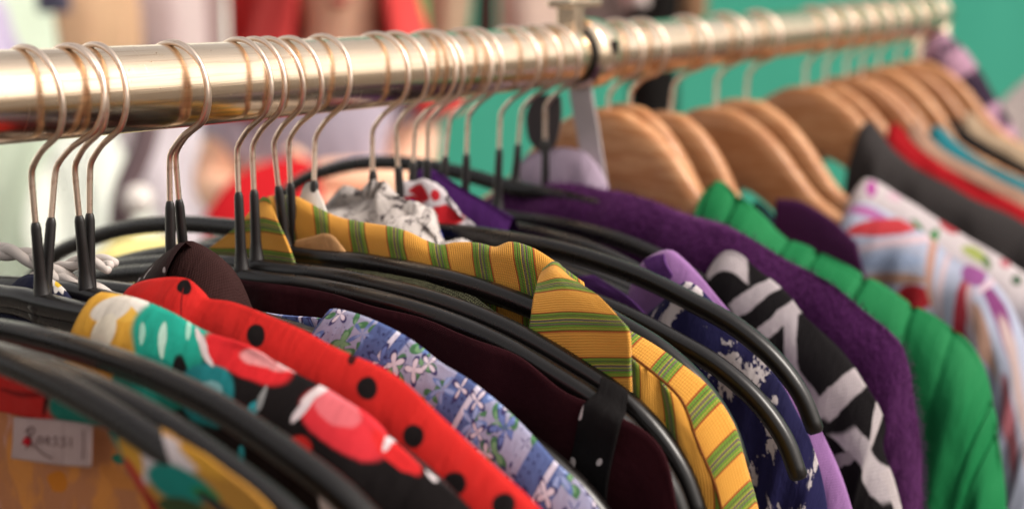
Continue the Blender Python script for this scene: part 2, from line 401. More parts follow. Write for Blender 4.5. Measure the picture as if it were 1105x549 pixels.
# ------------------------------------------------------------------ wooden hangers
WTOP = [(0, -.036), (.012, -.0365), (.025, -.042), (.037, -.0495), (.052, -.063), (.064, -.077), (.078, -.092), (.1, -.106), (.13, -.119), (.165, -.133), (.195, -.147), (.212, -.158)]
def wood_mesh():
    T = catmull([(-n, z) for n, z in WTOP[:0:-1]]+WTOP, step=.004); V, Fc = [], []; n = len(T); S = 16
    for i, (y, z) in enumerate(T):
        h = float(np.interp(abs(y), [0, .05, .1, .19, .212], [.052, .046, .036, .026, .016])); th = .0075*float(np.interp(abs(y), [0, .19, .212], [1, 1, .75]))
        bend = .003*(abs(y)/.2)**2
        for k in range(S):
            a = 2*math.pi*k/S; ca, sa = math.cos(a), math.sin(a); q = (abs(ca)**5+abs(sa)**5)**(-.2)
            V.append((th*q*ca-bend, -y, z-h/2+h/2*q*sa))
    for i in range(n-1):
        for k in range(S): k2 = (k+1) % S; Fc.append((i*S+k, i*S+k2, (i+1)*S+k2, (i+1)*S+k))
    Fc += [tuple(range(S))[::-1], tuple((n-1)*S+k for k in range(S))]
    return V, Fc
WB = wood_mesh(); WHK = tube(catmull(hook_path(kz=-.026, end=190), step=.0022)[2:], .0014, 10, ref=(1, 0, 0)); wproto = {}
def wood_hanger(X, label, dz=0., tilt=0., swing=0., size=1.):
    r = empty('wooden_hanger', (X, 0, sag(X))); tag(r, label, 'clothes hanger', 'wooden hangers on the rail')
    r.rotation_euler = (math.radians(tilt), 0, math.radians(swing))
    if not wproto:
        for nm, g, m in (('hook', WHK, M_WIRE), ('wooden_body', WB, M_WOOD)):
            o = mesh_obj(nm, *g, m); wproto[nm] = o; o.parent = r
    else:
        for nm, o in wproto.items(): c = o.copy(); COL.objects.link(c); c.parent = r
    for c in r.children:
        if c.name.startswith('wooden_body'): c.location.z = dz; c.scale.y = size
    return r
WOOD = [
 (.760, 'wooden hanger nearest the clamp, holding the green quilted jacket', 0, 1.5),
 (.790, 'wooden hanger second from the clamp, close behind the green jacket hanger', 0, 5, -1, .84),
 (.848, 'small looking wooden hanger third from the clamp, over a navy cloth', -.010, 6, 2, .82),
 (.905, 'large pale rimmed wooden hanger holding the red and blue striped garment', -.011, 0, 1),
 (.958, 'wooden hanger just behind the large one, holding the white floral garment', -.010, 3),
 (1.058, 'wooden hanger with a broad brown face left of the charcoal garment', -.008),
 (1.10, 'wooden hanger above the bright red cloth on the right', -.009, 1, -2.5),
 (1.14, 'wooden hanger just right of the one above the red cloth', -.006, -1, 2),
 (1.178, 'wooden hanger fourth from the far rail end', -.010, 1, 3),
 (1.215, 'wooden hanger third from the far rail end', -.004, 0, -3),
 (1.262, 'wooden hanger second from the far rail end, above the beige garment', -.004),
 (1.312, 'wooden hanger last before the far rail end', -.004),
]
for a in WOOD: wood_hanger(*a)

# ------------------------------------------------------------------ garments
def px_motifs(o, lst, front=True):
    """motifs given in photo pixels, carried onto the cloth's own coordinates so they print on the surface"""
    me = o.data; n = len(me.vertices); co = np.empty(n*3, np.float32); me.vertices.foreach_get('co', co); co = co.reshape(-1, 3).astype(float)
    idx = np.empty(len(me.loops), np.int32); me.loops.foreach_get('vertex_index', idx)
    d = np.empty(len(me.loops)*2, np.float32); me.uv_layers[0].data.foreach_get('uv', d); uv = np.zeros((n, 2)); uv[idx] = d.reshape(-1, 2)
    if front:
        k = uv[:, 1] <= .003 if uv[:, 1].min() < -.01 else np.ones(n, bool); co, uv = co[k], uv[k]
    P = to_px(co); dep = (co-cpos)@fw; out = []
    for b in lst:
        x, y, rx, ry, a, col = b[:6]; soft = b[6] if len(b) > 6 else .1
        D = np.hypot(P[:, 0]-x, P[:, 1]-y); near = np.argsort(D)[:90]
        w = 1/(1+(D[near]/6)**2)
        A = np.stack([P[near, 0]-x, P[near, 1]-y, np.ones(len(near))], -1)*w[:, None]
        try:
            Su = np.linalg.lstsq(A, uv[near]*w[:, None], rcond=None)[0]; J = Su[:2].T; c0 = Su[2]
            s = dep[near[0]]/F
            if D[near[0]] > 8 or not (.25*s*s < abs(np.linalg.det(J)) < 9*s*s): raise ValueError
        except Exception:
            J = np.eye(2)*dep[near[0]]/F; c0 = uv[near[0]]
        Ji = np.linalg.inv(J); ca, sa = math.cos(math.radians(a)), math.sin(math.radians(a))
        Rm = np.array([[ca/rx, sa/rx], [-sa/ry, ca/ry]]) @ Ji
        out.append((float(c0[0]), float(c0[1]), Rm, C(col) if isinstance(col, str) else col, soft))
    return out
def print_motifs(m, base, uv, lst, box=False):
    out = base
    for (u, v, Rm, col, soft) in lst:
        x = m.xyz(m.vmath('SUBTRACT', uv, (u, v, 0)))
        X = m.math('ADD', m.math('MULTIPLY', x[0], float(Rm[0, 0])), m.math('MULTIPLY', x[1], float(Rm[0, 1])))
        Y = m.math('ADD', m.math('MULTIPLY', x[0], float(Rm[1, 0])), m.math('MULTIPLY', x[1], float(Rm[1, 1])))
        r = m.math('MAXIMUM', m.math('ABSOLUTE', X), m.math('ABSOLUTE', Y)) if box else m.vmath('LENGTH', m.comb(X, Y))
        out = m.mix(m.step(r, 1+soft, 1-soft), out, col)
    return out
def motif_mat(name, o, base, lst, warp=(40, .006), rough=.8, pitch=.001, var=.18, sheen=0., box=False):
    m = Mat(name, rough, sheen=sheen, spec=.1); uv = m.uv(); wv = m.warp(uv, warp[0], warp[1], 3) if warp else uv
    c = print_motifs(m, C(base), wv, px_motifs(o, lst), box)
    c = m.mix(m.math('MULTIPLY', m.noise(m.vmath('MULTIPLY', uv, (300, 60, 1)), 1, 4), var), c, (.02, .015, .015, 1))
    m.weave(uv, pitch, .3); m.color(c); o.data.materials.clear(); o.data.materials.append(m.m); return m

def garment(name, X, label, cat, group=None):
    r = empty(name, (X, 0, -.08)); tag(r, label, cat, group); return r

# --- orange garment nearest the camera, seen from inside at its back neck, with the label
g = garment('printed_shirt', .29, 'orange print shirt in the lower left corner with a small white label inside its neck', 'shirt')
b = patch('inside_back', [(.296, [(-60, 405), (0, 420), (60, 428), (120, 446), (190, 480), (260, 530), (300, 570)]), (.297, [(-60, 470), (0, 480), (60, 490), (120, 505), (190, 540), (300, 620)]), (.299, [(-60, 620), (120, 660), (300, 720)])], None, g, 70, 44)
m = Mat('orange_print_inside', .9, spec=.2); uv = m.uv(); wv = m.warp(uv, 26, .03, 3)
c = m.mix(m.step(m.noise(m.vmath('MULTIPLY', wv, (1.0, .35, 1)), 70, 3), .48, .62), C('#b87850'), C('#d58a44'))
c = m.mix(m.step(m.noise(m.vmath('ADD', m.vmath('MULTIPLY', wv, (1, .5, 1)), (3, 1, 0)), 55, 2), .56, .66), c, C('#c99a90'))
c = print_motifs(m, c, wv, px_motifs(b, [(122, 478, 9, 4, 15, '#2a7a64'), (130, 506, 12, 4, 15, '#2a7a64'), (106, 460, 3, 4, 0, '#5a2a1c'), (60, 520, 16, 9, 60, '#c8761f'), (125, 525, 22, 7, 20, '#c98040')]))
m.weave(uv, .0011, .35); m.color(c); b.data.materials.append(m.m)
cb = patch('collar_band', [(.287, [(-60, 380), (0, 396), (50, 408), (90, 420), (125, 440)]), (.2865, [(-60, 405), (0, 420), (50, 430), (90, 442), (122, 456)]), (.289, [(-60, 432), (0, 444), (48, 451), (85, 453), (116, 457)])], None, g, 60, 16, thick=.0018)
motif_mat('collar_print', cb, '#cc2a26', [(100, 440, 52, 30, 15, '#1f7d6e'), (73, 430, 10, 4, 30, '#b9c7bb'), (95, 442, 12, 2.5, 20, '#b9c7bb'), (30, 424, 30, 3, 8, '#8e1515'), (52, 428, 2.5, 26, 10, '#3a1010')], (40, .004))
fp = patch('front_edge', [(.276, [(112, 450), (130, 452), (150, 452)]), (.268, [(122, 470), (150, 466), (190, 470)]), (.264, [(138, 505), (180, 498), (240, 505)]), (.264, [(168, 560), (220, 550), (300, 560)]), (.268, [(190, 640), (240, 640), (330, 640)])], None, g, 40, 40)
motif_mat('front_edge_print', fp, '#b9853a', [(170, 488, 40, 26, 15, '#cfc2c4'), (140, 480, 10, 30, -22, '#d29a3a'), (120, 472, 7, 60, -20, '#1f7f70'), (160, 472, 6, 6, 0, '#1a1414'), (195, 520, 40, 17, 22, '#1d8379'), (225, 534, 18, 7, 25, '#2c8f58'), (152, 525, 6, 40, -28, '#b5262a'), (164, 548, 9, 24, -25, '#98191f'), (220, 498, 30, 8, 38, '#cf9838'), (200, 548, 30, 10, 15, '#3b4a2c')], (50, .005))
lb = patch('neck_label', [(.2875, [(15, 450), (57, 452), (99.5, 457)]), (.287, [(14, 474), (56, 477), (99, 480)]), (.288, [(12.5, 494), (55, 500), (98, 503)])], None, g, 30, 14, thick=.0009, crumple=.0003)
m = Mat('label_cotton', .9); uv = m.uv(); x = m.xyz(uv)
st = m.math('MULTIPLY', m.step(m.math('ABSOLUTE', m.math('SUBTRACT', x[0], .0285)), .0004, .0001), .5)
c = m.mix(st, m.mix(m.noise(uv, 90, 4), C('#cbb3b0'), C('#b89c9a')), C('#7d6062')); m.weave(uv, .0007, .5); m.color(c); lb.data.materials.append(m.m)
ink = plain('label_ink', '#7e6263', .9); redink = plain('label_red_ink', '#b5202c', .8)
def stroke(pts, r=.00022): return tube(catmull([on_plane(a, b_, .2862) for a, b_ in pts], step=.0006), r, 6)
word = [[(31, 462), (30, 472), (28, 484)], [(27, 466), (33, 460), (37, 463), (33, 470), (28, 474), (36, 480), (46, 489), (56, 494)], [(40, 479), (41, 473), (42, 471), (45, 472), (45, 479)],
        [(49, 476), (53, 474), (52, 471), (49, 473), (50, 478), (54, 479)], [(62, 471), (58, 472), (61, 476), (61, 479), (57, 480)], [(71, 471), (66, 473), (70, 477), (70, 480), (65, 481)], [(77, 472), (76, 478), (77, 482)], [(90, 464), (90, 480), (89, 495)]]
mesh_obj('label_writing', *merge(*[stroke(s) for s in word]), ink, lb)
mesh_obj('label_dot', *tube([on_plane(29, 476, .2867), on_plane(29, 476, .2855)], [.0019, .0019], 4), redink, lb, smooth=False)

# --- tropical print shirt
g = garment('tropical_shirt', .335, 'tropical print shirt with teal, red, black and yellow patches on the leftmost whole hanger', 'shirt')
o = shell('shoulder', .335, [(98, 324), (103, 317), (120, 317), (150, 322), (190, 338), (222, 357), (265, 370), (298, 389), (320, 403), (360, 424), (393, 446), (418, 472), (451, 498), (480, 522), (510, 552), (545, 595), (575, 650)], None, g, w=.017, seed=4, fold=.002, crumple=.0012)
motif_mat('tropical_print', o, '#120d0e', [
 (92, 370, 60, 60, 0, '#d8a13c'), (135, 330, 22, 14, 10, '#e2b04a'), (120, 335, 24, 9, -20, '#d9d0c4'), (148, 325, 9, 22, -20, '#dcd5cc'), (112, 360, 12, 22, 30, '#e6dcc8'), (60, 385, 30, 9, 10, '#cc9a58'), (112, 385, 14, 14, 0, '#cf8f30'),
 (182, 375, 42, 62, 0, '#1f9c87'), (160, 415, 45, 30, 10, '#1b7f72'), (174, 368, 4, 19, 8, '#b9d8c8'), (152, 362, 3, 12, 15, '#9fd0bd'), (205, 355, 3, 9, 8, '#9fd0bd'), (148, 400, 6, 12, 0, '#15110f'), (200, 412, 9, 30, -15, '#14100f'),
 (223, 425, 30, 34, -20, '#1f7f84'), (228, 418, 12, 7, 20, '#7fb0b4'),
 (268, 382, 50, 21, 22, '#d3242a'), (290, 392, 30, 8, 22, '#df8f90'), (222, 375, 4, 22, -25, '#d6c4c4'), (310, 402, 16, 4, 20, '#e0c9c9'), 
 (372, 455, 54, 30, 32, '#d8303a'), (365, 440, 26, 14, 30, '#df6a72'), (327, 440, 5, 22, 45, '#d8c8cc'), (345, 424, 22, 4, -15, '#dccccd'), (320, 495, 20, 16, 35, '#c92a26'),
 (425, 490, 36, 11, 38, '#d8282a'), (418, 478, 5, 10, 40, '#dccfd2'), (466, 514, 9, 4, 40, '#e0d4d6'), (350, 540, 24, 22, 20, '#c9c0bc'), (268, 455, 5, 24, 18, '#2a8f98'), (255, 505, 5, 14, 10, '#2a8f98'), (280, 430, 2.5, 14, 20, '#8c8c8c')], (45, .006), rough=.7)
ib = patch('inside_back', [(.350, [(-80, 338), (0, 340), (60, 343), (100, 345), (130, 350)]), (.350, [(-80, 365), (0, 368), (60, 372), (130, 380)]), (.352, [(-80, 430), (0, 440), (130, 470)])], None, g, 50, 24)
motif_mat('tropical_inside', ib, '#b3221f', [(45, 347, 70, 4, 2, '#c8ac8c'), (20, 371, 26, 6, 5, '#d0a49c'), (95, 385, 40, 20, 10, '#c8903e'), (48, 348, 7, 5, 0, '#a02020')], (40, .004))

# --- navy cloth and white braided strap by the leftmost hooks
g = garment('navy_blouse', .346, 'small navy cloth with a white and yellow flower behind the leftmost hook', 'top')
o = shell('neckline', .346, [(2, 326), (8, 310), (18, 301), (32, 297), (50, 298), (64, 304), (72, 316), (76, 330)], None, g, w=.012, drop=.12, fold=.002, taper=1.)
motif_mat('navy_flower_print', o, '#1d2038', [(63, 309, 4, 11, 20, '#d9d2cc'), (62, 310, 10, 3.5, 20, '#d9d2cc'), (65, 312, 4, 8, -30, '#d9d2cc'), (63, 310, 4, 4, 0, '#d9b338')], (60, .002))
g = garment('braided_straps', .352, 'white braided straps draped between the two left pairs of hooks', 'straps')
mw = plain('white_braid', '#cdc3bd', .85)
def braid(pts, X, r=.0024):
    out = []; base = catmull([on_plane(a, b_, X) for a, b_ in pts], step=.0015)
    for k in range(3):
        Q = base.copy()
        for i in range(len(Q)): a_ = i*.16+k*2.094; Q[i][0] += .0022*math.sin(a_); Q[i][2] += .0022*math.sin(2*a_)*.6
        out.append(tube(Q, r, 8))
    return merge(*out)
mesh_obj('strap', *braid([(-40, 268), (0, 271), (25, 275), (45, 284), (62, 297), (80, 307), (100, 314), (122, 322)], .366), mw, g)
mesh_obj('strap', *braid([(40, 300), (58, 293), (75, 286), (92, 281), (108, 282), (120, 287)], .372, .0019), mw, g)

# --- red with black dots
g = garment('polka_dot_dress', .358, 'bright red garment with large black polka dots', 'dress')
o = shell('shoulder', .358, [(130, 326), (137, 312), (150, 304), (175, 299.5), (195, 299), (207, 302), (215, 311), (222, 320), (250, 326), (276, 335), (301, 345), (330, 357), (376, 380), (416, 399), (439, 414), (477, 451), (502, 474), (527, 496), (551, 518), (585, 552), (620, 600), (650, 660)], None, g, w=.016, seed=8, fold=.0012, crumple=.0008)
motif_mat('polka_print', o, '#c6231f', [(199, 312, 8, 6, 0, '#120c0d'), (276, 362, 10.5, 11.5, 0, '#120c0d'), (396, 419, 11.5, 11.5, 0, '#120c0d'), (446, 470, 12, 12.5, 0, '#120c0d'), (490, 522, 13, 13, 0, '#120c0d'), (543, 545, 13, 13, 0, '#120c0d'), (380, 390, 4.5, 4.5, 0, '#3a0d0d'), (196, 330, 1, 16, 5, '#7a1012')], (60, .0014), rough=.75)

# --- blue floral
def floral_mat():
    m = Mat('blue_floral_print', .82, spec=.3); uv = m.uv(); wv = m.warp(uv, 60, .004, 2); x = m.xyz(uv)
    base = m.mix(m.noise(uv, 40, 2), C('#a9a4b8'), C('#8389ac'))
    def flowers(vec, scale, petals, size, col, seed, keep=.0):
        v = m.vmath('ADD', vec, (seed, seed*1.7, 0)); vo = m.vor(v, scale); d = m.vmath('SUBTRACT', v, vo.outputs['Position']); q = m.xyz(d)
        ang = m.math('ARCTAN2', q[1], q[0]); rnd = m.xyz(vo.outputs['Color'])
        r = m.math('ADD', .62, m.math('MULTIPLY', m.math('COSINE', m.math('ADD', m.math('MULTIPLY', ang, petals), m.math('MULTIPLY', rnd[1], 6.28))), .38))
        lim = m.math('MULTIPLY', r, size); L = m.math('DIVIDE', m.vmath('LENGTH', d), lim)
        k = m.math('GREATER_THAN', rnd[0], keep)
        return m.math('MULTIPLY', m.step(L, 1.06, .94), k), L, rnd
    c = base
    per = .0405; ph = m.math('FRACT', m.math('DIVIDE', m.math('ADD', m.math('ADD', x[0], m.math('MULTIPLY', x[1], -.12)), .0095), per))
    band = m.math('MULTIPLY', m.step(ph, .0, .015), m.step(ph, .42, .40))
    dots = m.vor(m.vmath('MULTIPLY', uv, (1, 1, 0)), 330, rnd=.25).outputs['Distance']
    bandc = m.mix(m.step(dots, .22, .16), C('#4f6092'), C('#2a3260'))
    bandc = m.mix(m.math('MULTIPLY', m.step(ph, .235, .245), m.step(ph, .30, .29)), bandc, C('#c9c4d4'))
    dd = m.vor(uv, 420, rnd=.7).outputs['Distance']; c = m.mix(m.math('MULTIPLY', m.step(dd, .16, .11), .8), c, C('#4a4470'))
    mk, L, r = flowers(wv, 92, 3, .0062, 0, 9.1, .1); c = m.mix(mk, c, C('#3f6f49')); c = m.mix(m.math('MULTIPLY', mk, m.step(L, .75, .6)), c, C('#6f9a70'))
    c = m.mix(band, c, bandc)
    mk, L, r = flowers(wv, 74, 5, .0083, 0, 2.3, .3); c = m.mix(mk, c, m.mix(m.step(r[2], .4, .6), C('#2c2f5e'), C('#5b74ab'))); c = m.mix(m.math('MULTIPLY', mk, m.step(L, .84, .74)), c, m.mix(m.step(r[2], .4, .6), C('#5d6ea6'), C('#8f9fca')))
    c = m.mix(m.math('MULTIPLY', mk, m.step(L, .40, .34)), c, C('#262552')); c = m.mix(m.math('MULTIPLY', mk, m.step(L, .18, .12)), c, C('#d5cdd2'))
    mk, L, r = flowers(wv, 105, 4, .0053, 0, 5.7, .3); c = m.mix(mk, c, C('#332f5e')); c = m.mix(m.math('MULTIPLY', mk, m.step(L, .80, .70)), c, C('#d3c8d4'))
    m.weave(uv, .0009, .3); return m.color(c)
M_FLORAL = floral_mat()
g = garment('floral_blouse', .402, 'blue and lilac floral blouse between the red dotted garment and the dark maroon dress', 'blouse')
shell('shoulder', .402, [(350, 345), (352, 336), (357, 332.5), (381, 336), (416, 351), (451, 371), (476, 390), (512, 412), (551, 445), (577, 471), (602, 499), (627, 522), (648, 552), (668, 592), (685, 650)], M_FLORAL, g, w=.012, seed=11, fold=.001, crumple=.0006, inner=[(.02, -.25), (.05, -.3), (.1, -.34), (.15, -.4), (.18, -.44), (.19, -.47)])
patch('inside_neck', [(.4105, [(250, 330), (300, 339), (345, 344), (365, 352)]), (.411, [(250, 350), (300, 360), (370, 385)]), (.412, [(250, 420), (370, 440)])], M_FLORAL, g, 40, 16)

# --- dark brown gathered collar
g = garment('brown_halter', .405, 'dark brown halter top with white flecks gathered round two hanger necks', 'halter top')
m = Mat('brown_fleck_print', .85); uv = m.uv(); wv = m.warp(uv, 90, .006); n = m.noise(wv, 120, 2); x = m.xyz(uv)
c = m.mix(m.math('MULTIPLY', m.step(n, .655, .675), m.step(x[0], .052, .04)), C('#2a1718'), C('#cfc4c4')); m.weave(uv, .0009, .3); m.color(c)
shell('gathered_neck', .402, [(140, 318), (146, 305), (158, 291), (172, 278), (186, 268), (196, 263), (201, 264)], m.m, g, w=.017, drop=.14, fold=.0016, lam=.018, taper=1.)
shell('gathered_neck', .408, [(196, 268), (200, 262), (208, 260), (220, 266), (233, 276), (246, 289), (254, 305), (259, 328)], plain('brown_plain_cloth', '#35201f', .85), g, w=.017, drop=.14, fold=.0012, lam=.03, taper=1., seed=3)

# --- maroon slip dress with black strap
g = garment('maroon_dress', .4345, 'very dark maroon dress with a black flower print strap over a hanger arm', 'dress')
patch('bodice', [(.4345, [(235, 300), (300, 306), (376, 322), (476, 352), (551, 381), (602, 418), (652, 440), (700, 472), (720, 500), (733, 545), (738, 600)]), (.4325, [(235, 360), (376, 400), (551, 450), (640, 500), (700, 550), (738, 640)]), (.436, [(235, 640), (500, 680), (738, 740)])], plain('maroon_cloth', '#2b0a11', .9), g, 80, 40, fold=.0015, lam=.05)
st = patch('strap', [(.4455, [(653, 423), (664, 428), (676, 436)]), (.4425, [(650, 409), (662, 414), (676, 424)]), (.4362, [(644, 424), (658, 432), (674, 446)]), (.4300, [(629, 438), (648, 446), (668, 458)]), (.4290, [(620, 480), (640, 485), (660, 492)]), (.4295, [(612, 530), (632, 533), (654, 538)]), (.431, [(608, 620), (650, 620)])], None, g, 24, 60, thick=.0016)
motif_mat('black_flower_strap', st, '#0c0a0b', [(665, 424, 6, 4, -40, '#cfc6c2'), (667, 425, 3, 2, -40, '#0c0a0b'), (627, 443, 3.5, 9, 10, '#c9bfbc'), (617, 500, 5, 8, 20, '#b9b0ae'), (611, 505, 4, 4, 0, '#b9b0ae'), (648, 498, 3, 4, 30, '#b9b0ae'), (622, 533, 4, 6, 10, '#b9b0ae')], (80, .002))

# --- yellow striped shirt
O_, R_, G_, Y_, B_, D_ = C('#d3963d'), C('#8a3218'), C('#3f7f28'), C('#a39a38'), C('#34474f'), C('#23452e')
STR = [(0, R_), (.035, G_), (.10, D_), (.125, G_), (.165, Y_), (.18, B_), (.235, Y_), (.25, G_), (.28, B_), (.32, G_), (.385, Y_), (.40, G_), (.435, R_), (.47, O_)]
def stripe_mat(name, axis, period, phase, rib=.0011, slant=0.):
    m = Mat(name, .82, sheen=.1, spec=.1); m.dye = .9; uv = m.uv(); wv = m.warp(uv, 25, .0016); x = m.xyz(wv)
    a, b_ = (x[0], x[1]) if axis == 'u' else (x[1], x[0])
    if slant: a = m.math('ADD', a, m.math('MULTIPLY', b_, slant))
    f = m.math('FRACT', m.math('ADD', m.math('DIVIDE', a, period), phase))
    c = m.ramp(f, STR, 'CONSTANT')
    rb = m.math('SINE', m.math('MULTIPLY', a, 2*math.pi/rib)); c = m.mix(m.math('MULTIPLY', m.step(rb, .1, 1), .38), c, C('#9c5a1e'))
    th = m.noise(m.vmath('MULTIPLY', uv, (200, 2600, 1) if axis == 'v' else (2600, 200, 1)), 1, 3); c = m.mix(m.math('MULTIPLY', th, .12), c, C('#e0b25a'))
    fine = m.math('SINE', m.math('MULTIPLY', b_, 2*math.pi/.0008))
    big = m.bump(m.noise(uv, 45, 3), .3, .004); m.bump(m.math('ADD', rb, m.math('MULTIPLY', fine, .5)), .4, .0004, big)
    return m.color(c)
g = garment('striped_shirt', .474, 'yellow shirt with green and rust stripes, its collar standing above the black hanger arms', 'shirt')
patch('yoke', [(.487, [(298, 222), (320, 224), (358, 243), (396, 252), (446, 262), (476, 273), (516, 272), (552, 271), (585, 285), (612, 308)]),
 (.4825, [(290, 213), (303, 211), (320, 213), (340, 224), (358, 233), (396, 242), (426, 247), (446, 253), (461, 261), (476, 266), (491, 263), (516, 263), (536, 267), (552, 262), (578, 269), (600, 283), (628, 305)]),
 (.4785, [(292, 222), (320, 226), (358, 246), (396, 256), (446, 267), (476, 279), (516, 277), (552, 278), (585, 290), (630, 325)]),
 (.4775, [(298, 265), (358, 285), (446, 305), (516, 322), (585, 345), (640, 380)]), (.479, [(300, 330), (446, 370), (640, 450)])], stripe_mat('striped_cloth_yoke', 'u', .0232, .845), g, 110, 50, crumple=.0009)
patch('collar', [(.466, [(281, 216), (285, 213), (291, 218)]), (.4605, [(262, 238), (282, 236), (299, 240)]), (.459, [(236, 260), (275, 260), (310, 264)]), (.4585, [(214, 276), (265, 280), (319, 287)]), (.460, [(196, 296), (260, 300), (322, 305)])], stripe_mat('striped_cloth_collar', 'v', .0150, .30), g, 40, 40, crumple=.0006)
patch('lapel', [(.4765, [(588, 291), (600, 284), (613, 300)]), (.468, [(582, 302), (598, 296), (616, 302)]), (.4615, [(577, 319), (612, 316), (649, 321)]), (.4575, [(574, 341), (622, 339), (669, 342)]), (.4555, [(572, 358), (625, 357), (680, 357)]), (.4545, [(571, 398), (625, 399), (681, 398)]), (.4545, [(570, 440), (625, 442), (682, 440)]), (.456, [(570, 520), (682, 520)])], stripe_mat('striped_cloth_lapel', 'v', .0186, .28), g, 50, 60, thick=.002, crumple=.0006)
shell('sleeve', .474, [(655, 342), (680, 355.5), (712, 375), (737, 393), (760, 411), (778, 434), (793, 461), (803, 494), (813, 529), (820, 565), (826, 620)], stripe_mat('striped_cloth_sleeve', 'u', .0205, .62), g, w=.020, d0=.010, seed=5, fold=.0008, crumple=.0008, lam=.04,
 inner=[(-on_plane(a, b_, .474)[1], on_plane(a, b_, .474)[2]) for a, b_ in [(625, 420), (655, 440), (690, 462), (705, 490), (712, 520), (718, 550), (722, 585), (726, 620), (728, 650), (730, 680), (732, 740)]])
patch('body_panel', [(.4600, [(668, 378), (684, 386), (706, 404), (735, 432)]), (.4570, [(668, 430), (692, 440), (722, 458), (752, 478)]), (.4565, [(668, 500), (705, 510), (742, 520), (774, 532)]), (.458, [(668, 620), (784, 620)])], stripe_mat('striped_cloth_body', 'u', .0205, .70, slant=.15), g, 40, 40, crumple=.0012, fold=.0012, lam=.02)
mesh_obj('armhole_seam', *tube(catmull([on_plane(a, b_, x_) for a, b_, x_ in [(682, 384, .4590), (706, 403, .4580), (735, 431, .4565), (752, 476, .4553), (774, 531, .4550), (786, 600, .456)]], step=.002), .0006, 6), plain('seam_thread', '#6b3a18'), g)
m = Mat('mesh_facing', .95); uv = m.uv(); x = m.xyz(uv)
c = m.mix(m.step(m.vor(uv, 900, rnd=.3).outputs['Distance'], .3, .5), C('#8a8a6a'), C('#4c4a3a')); f = m.math('FRACT', m.math('DIVIDE', x[1], .004))
c = m.mix(m.step(x[1], .008, .0095), c, m.ramp(f, [(0, C('#a5552f')), (.3, C('#b58a55')), (.55, C('#7a7a50')), (.75, C('#b5753a'))], 'CONSTANT')); m.weave(uv, .0012, .6); m.color(c)
patch('facing', [(.468, [(376, 288), (426, 293), (470, 301), (501, 312), (526, 331), (556, 352), (600, 385)]), (.4655, [(370, 296), (426, 304), (470, 316), (501, 332), (540, 352), (590, 388)]), (.4645, [(360, 310), (440, 325), (500, 350), (585, 400)])], m.m, g, 60, 20)
patch('neck_seam', [(.4715, [(318, 260), (335, 256), (352, 252), (362, 258), (372, 272)]), (.4700, [(316, 268), (345, 265), (376, 278)]), (.4705, [(316, 285), (380, 295)])], plain('faded_lining', '#b58a5e', .9), g, 24, 10)

# --- cloths bunched behind the yellow shirt
g = garment('white_blouse', .4905, 'small white collar standing just left of the scribble print cloth', 'blouse')
shell('collar', .4905, [(316, 232), (321, 212), (327, 200), (334, 197), (341, 204), (347, 216), (353, 230)], plain('white_cotton', '#cfc8c2', .85), g, w=.007, drop=.1, fold=.001, taper=1.)
def scribble():
    m = Mat('scribble_print', .85); uv = m.uv(); wv = m.warp(uv, 35, .012, 3); n = m.noise(wv, 120, 2)
    l1 = m.step(m.math('ABSOLUTE', m.math('SUBTRACT', n, .5)), .018, .008); n2 = m.noise(m.vmath('ADD', wv, (4, 7, 0)), 190, 1); l2 = m.step(m.math('ABSOLUTE', m.math('SUBTRACT', n2, .46)), .012, .005)
    c = m.mix(m.math('MAXIMUM', l1, m.math('MULTIPLY', l2, .7)), m.mix(m.noise(uv, 30, 2), C('#c9c0bb'), C('#b5aca8')), C('#4a4244'))
    m.weave(uv, .0009, .3); return m.color(c)
g = garment('scribble_scarf', .534, 'crumpled pale cloth with dark scribble print behind the yellow collar', 'scarf')
shell('gathered_cloth', .528, [(340, 232), (352, 219), (364, 212), (380, 206), (395, 203), (410, 204), (425, 208), (440, 220), (456, 236), (472, 250), (486, 262), (495, 270)], scribble(), g, w=.022, drop=.16, fold=.004, lam=.022, crumple=.003, seed=6, taper=1., gather=.014)
g = garment('flag_print_blouse', .5635, 'white cloth with red patches and a royal blue tail beside the scribble print', 'top')
o = shell('gathered_cloth', .5635, [(426, 222), (434, 208), (444, 199), (456, 197), (470, 200), (485, 212), (497, 227), (508, 240), (518, 252)], None, g, w=.014, drop=.13, fold=.003, lam=.02, crumple=.002, seed=12, taper=1., gather=.008)
motif_mat('flag_print', o, '#c9c0c4', [(455, 214, 9, 7, 40, '#b3202a'), (486, 236, 17, 9, 20, '#bb1f28'), (446, 226, 10, 9, 20, '#b3202a'), (470, 211, 6, 5, 20, '#c22832'), (462, 224, 9, 5, -40, '#d8d0d2')], (70, .011))
patch('blue_tail', [(.5475, [(437, 216), (445, 216), (452, 219)]), (.5455, [(442, 228), (453, 229), (465, 236)]), (.545, [(449, 241), (463, 244), (476, 252)]), (.547, [(458, 262), (480, 270)])], plain('royal_blue_cloth', '#222f86', .6), g, 24, 20)
g = garment('purple_blouse', .592, 'bright purple folded cloth showing left of the lone hook before the teal wall', 'top')
o = shell('folded_collar', .592, [(432, 226), (437, 206), (444, 190), (452, 184), (464, 184), (478, 190), (500, 203), (520, 214), (536, 224), (552, 236)], None, g, w=.010, drop=.12, fold=.002, lam=.03, seed=2, taper=1.)
motif_mat('purple_print', o, '#4c2264', [(434, 208, 7, 26, 0, '#8f7aa0'), (452, 200, 3, 14, -25, '#24102f')], (50, .002))

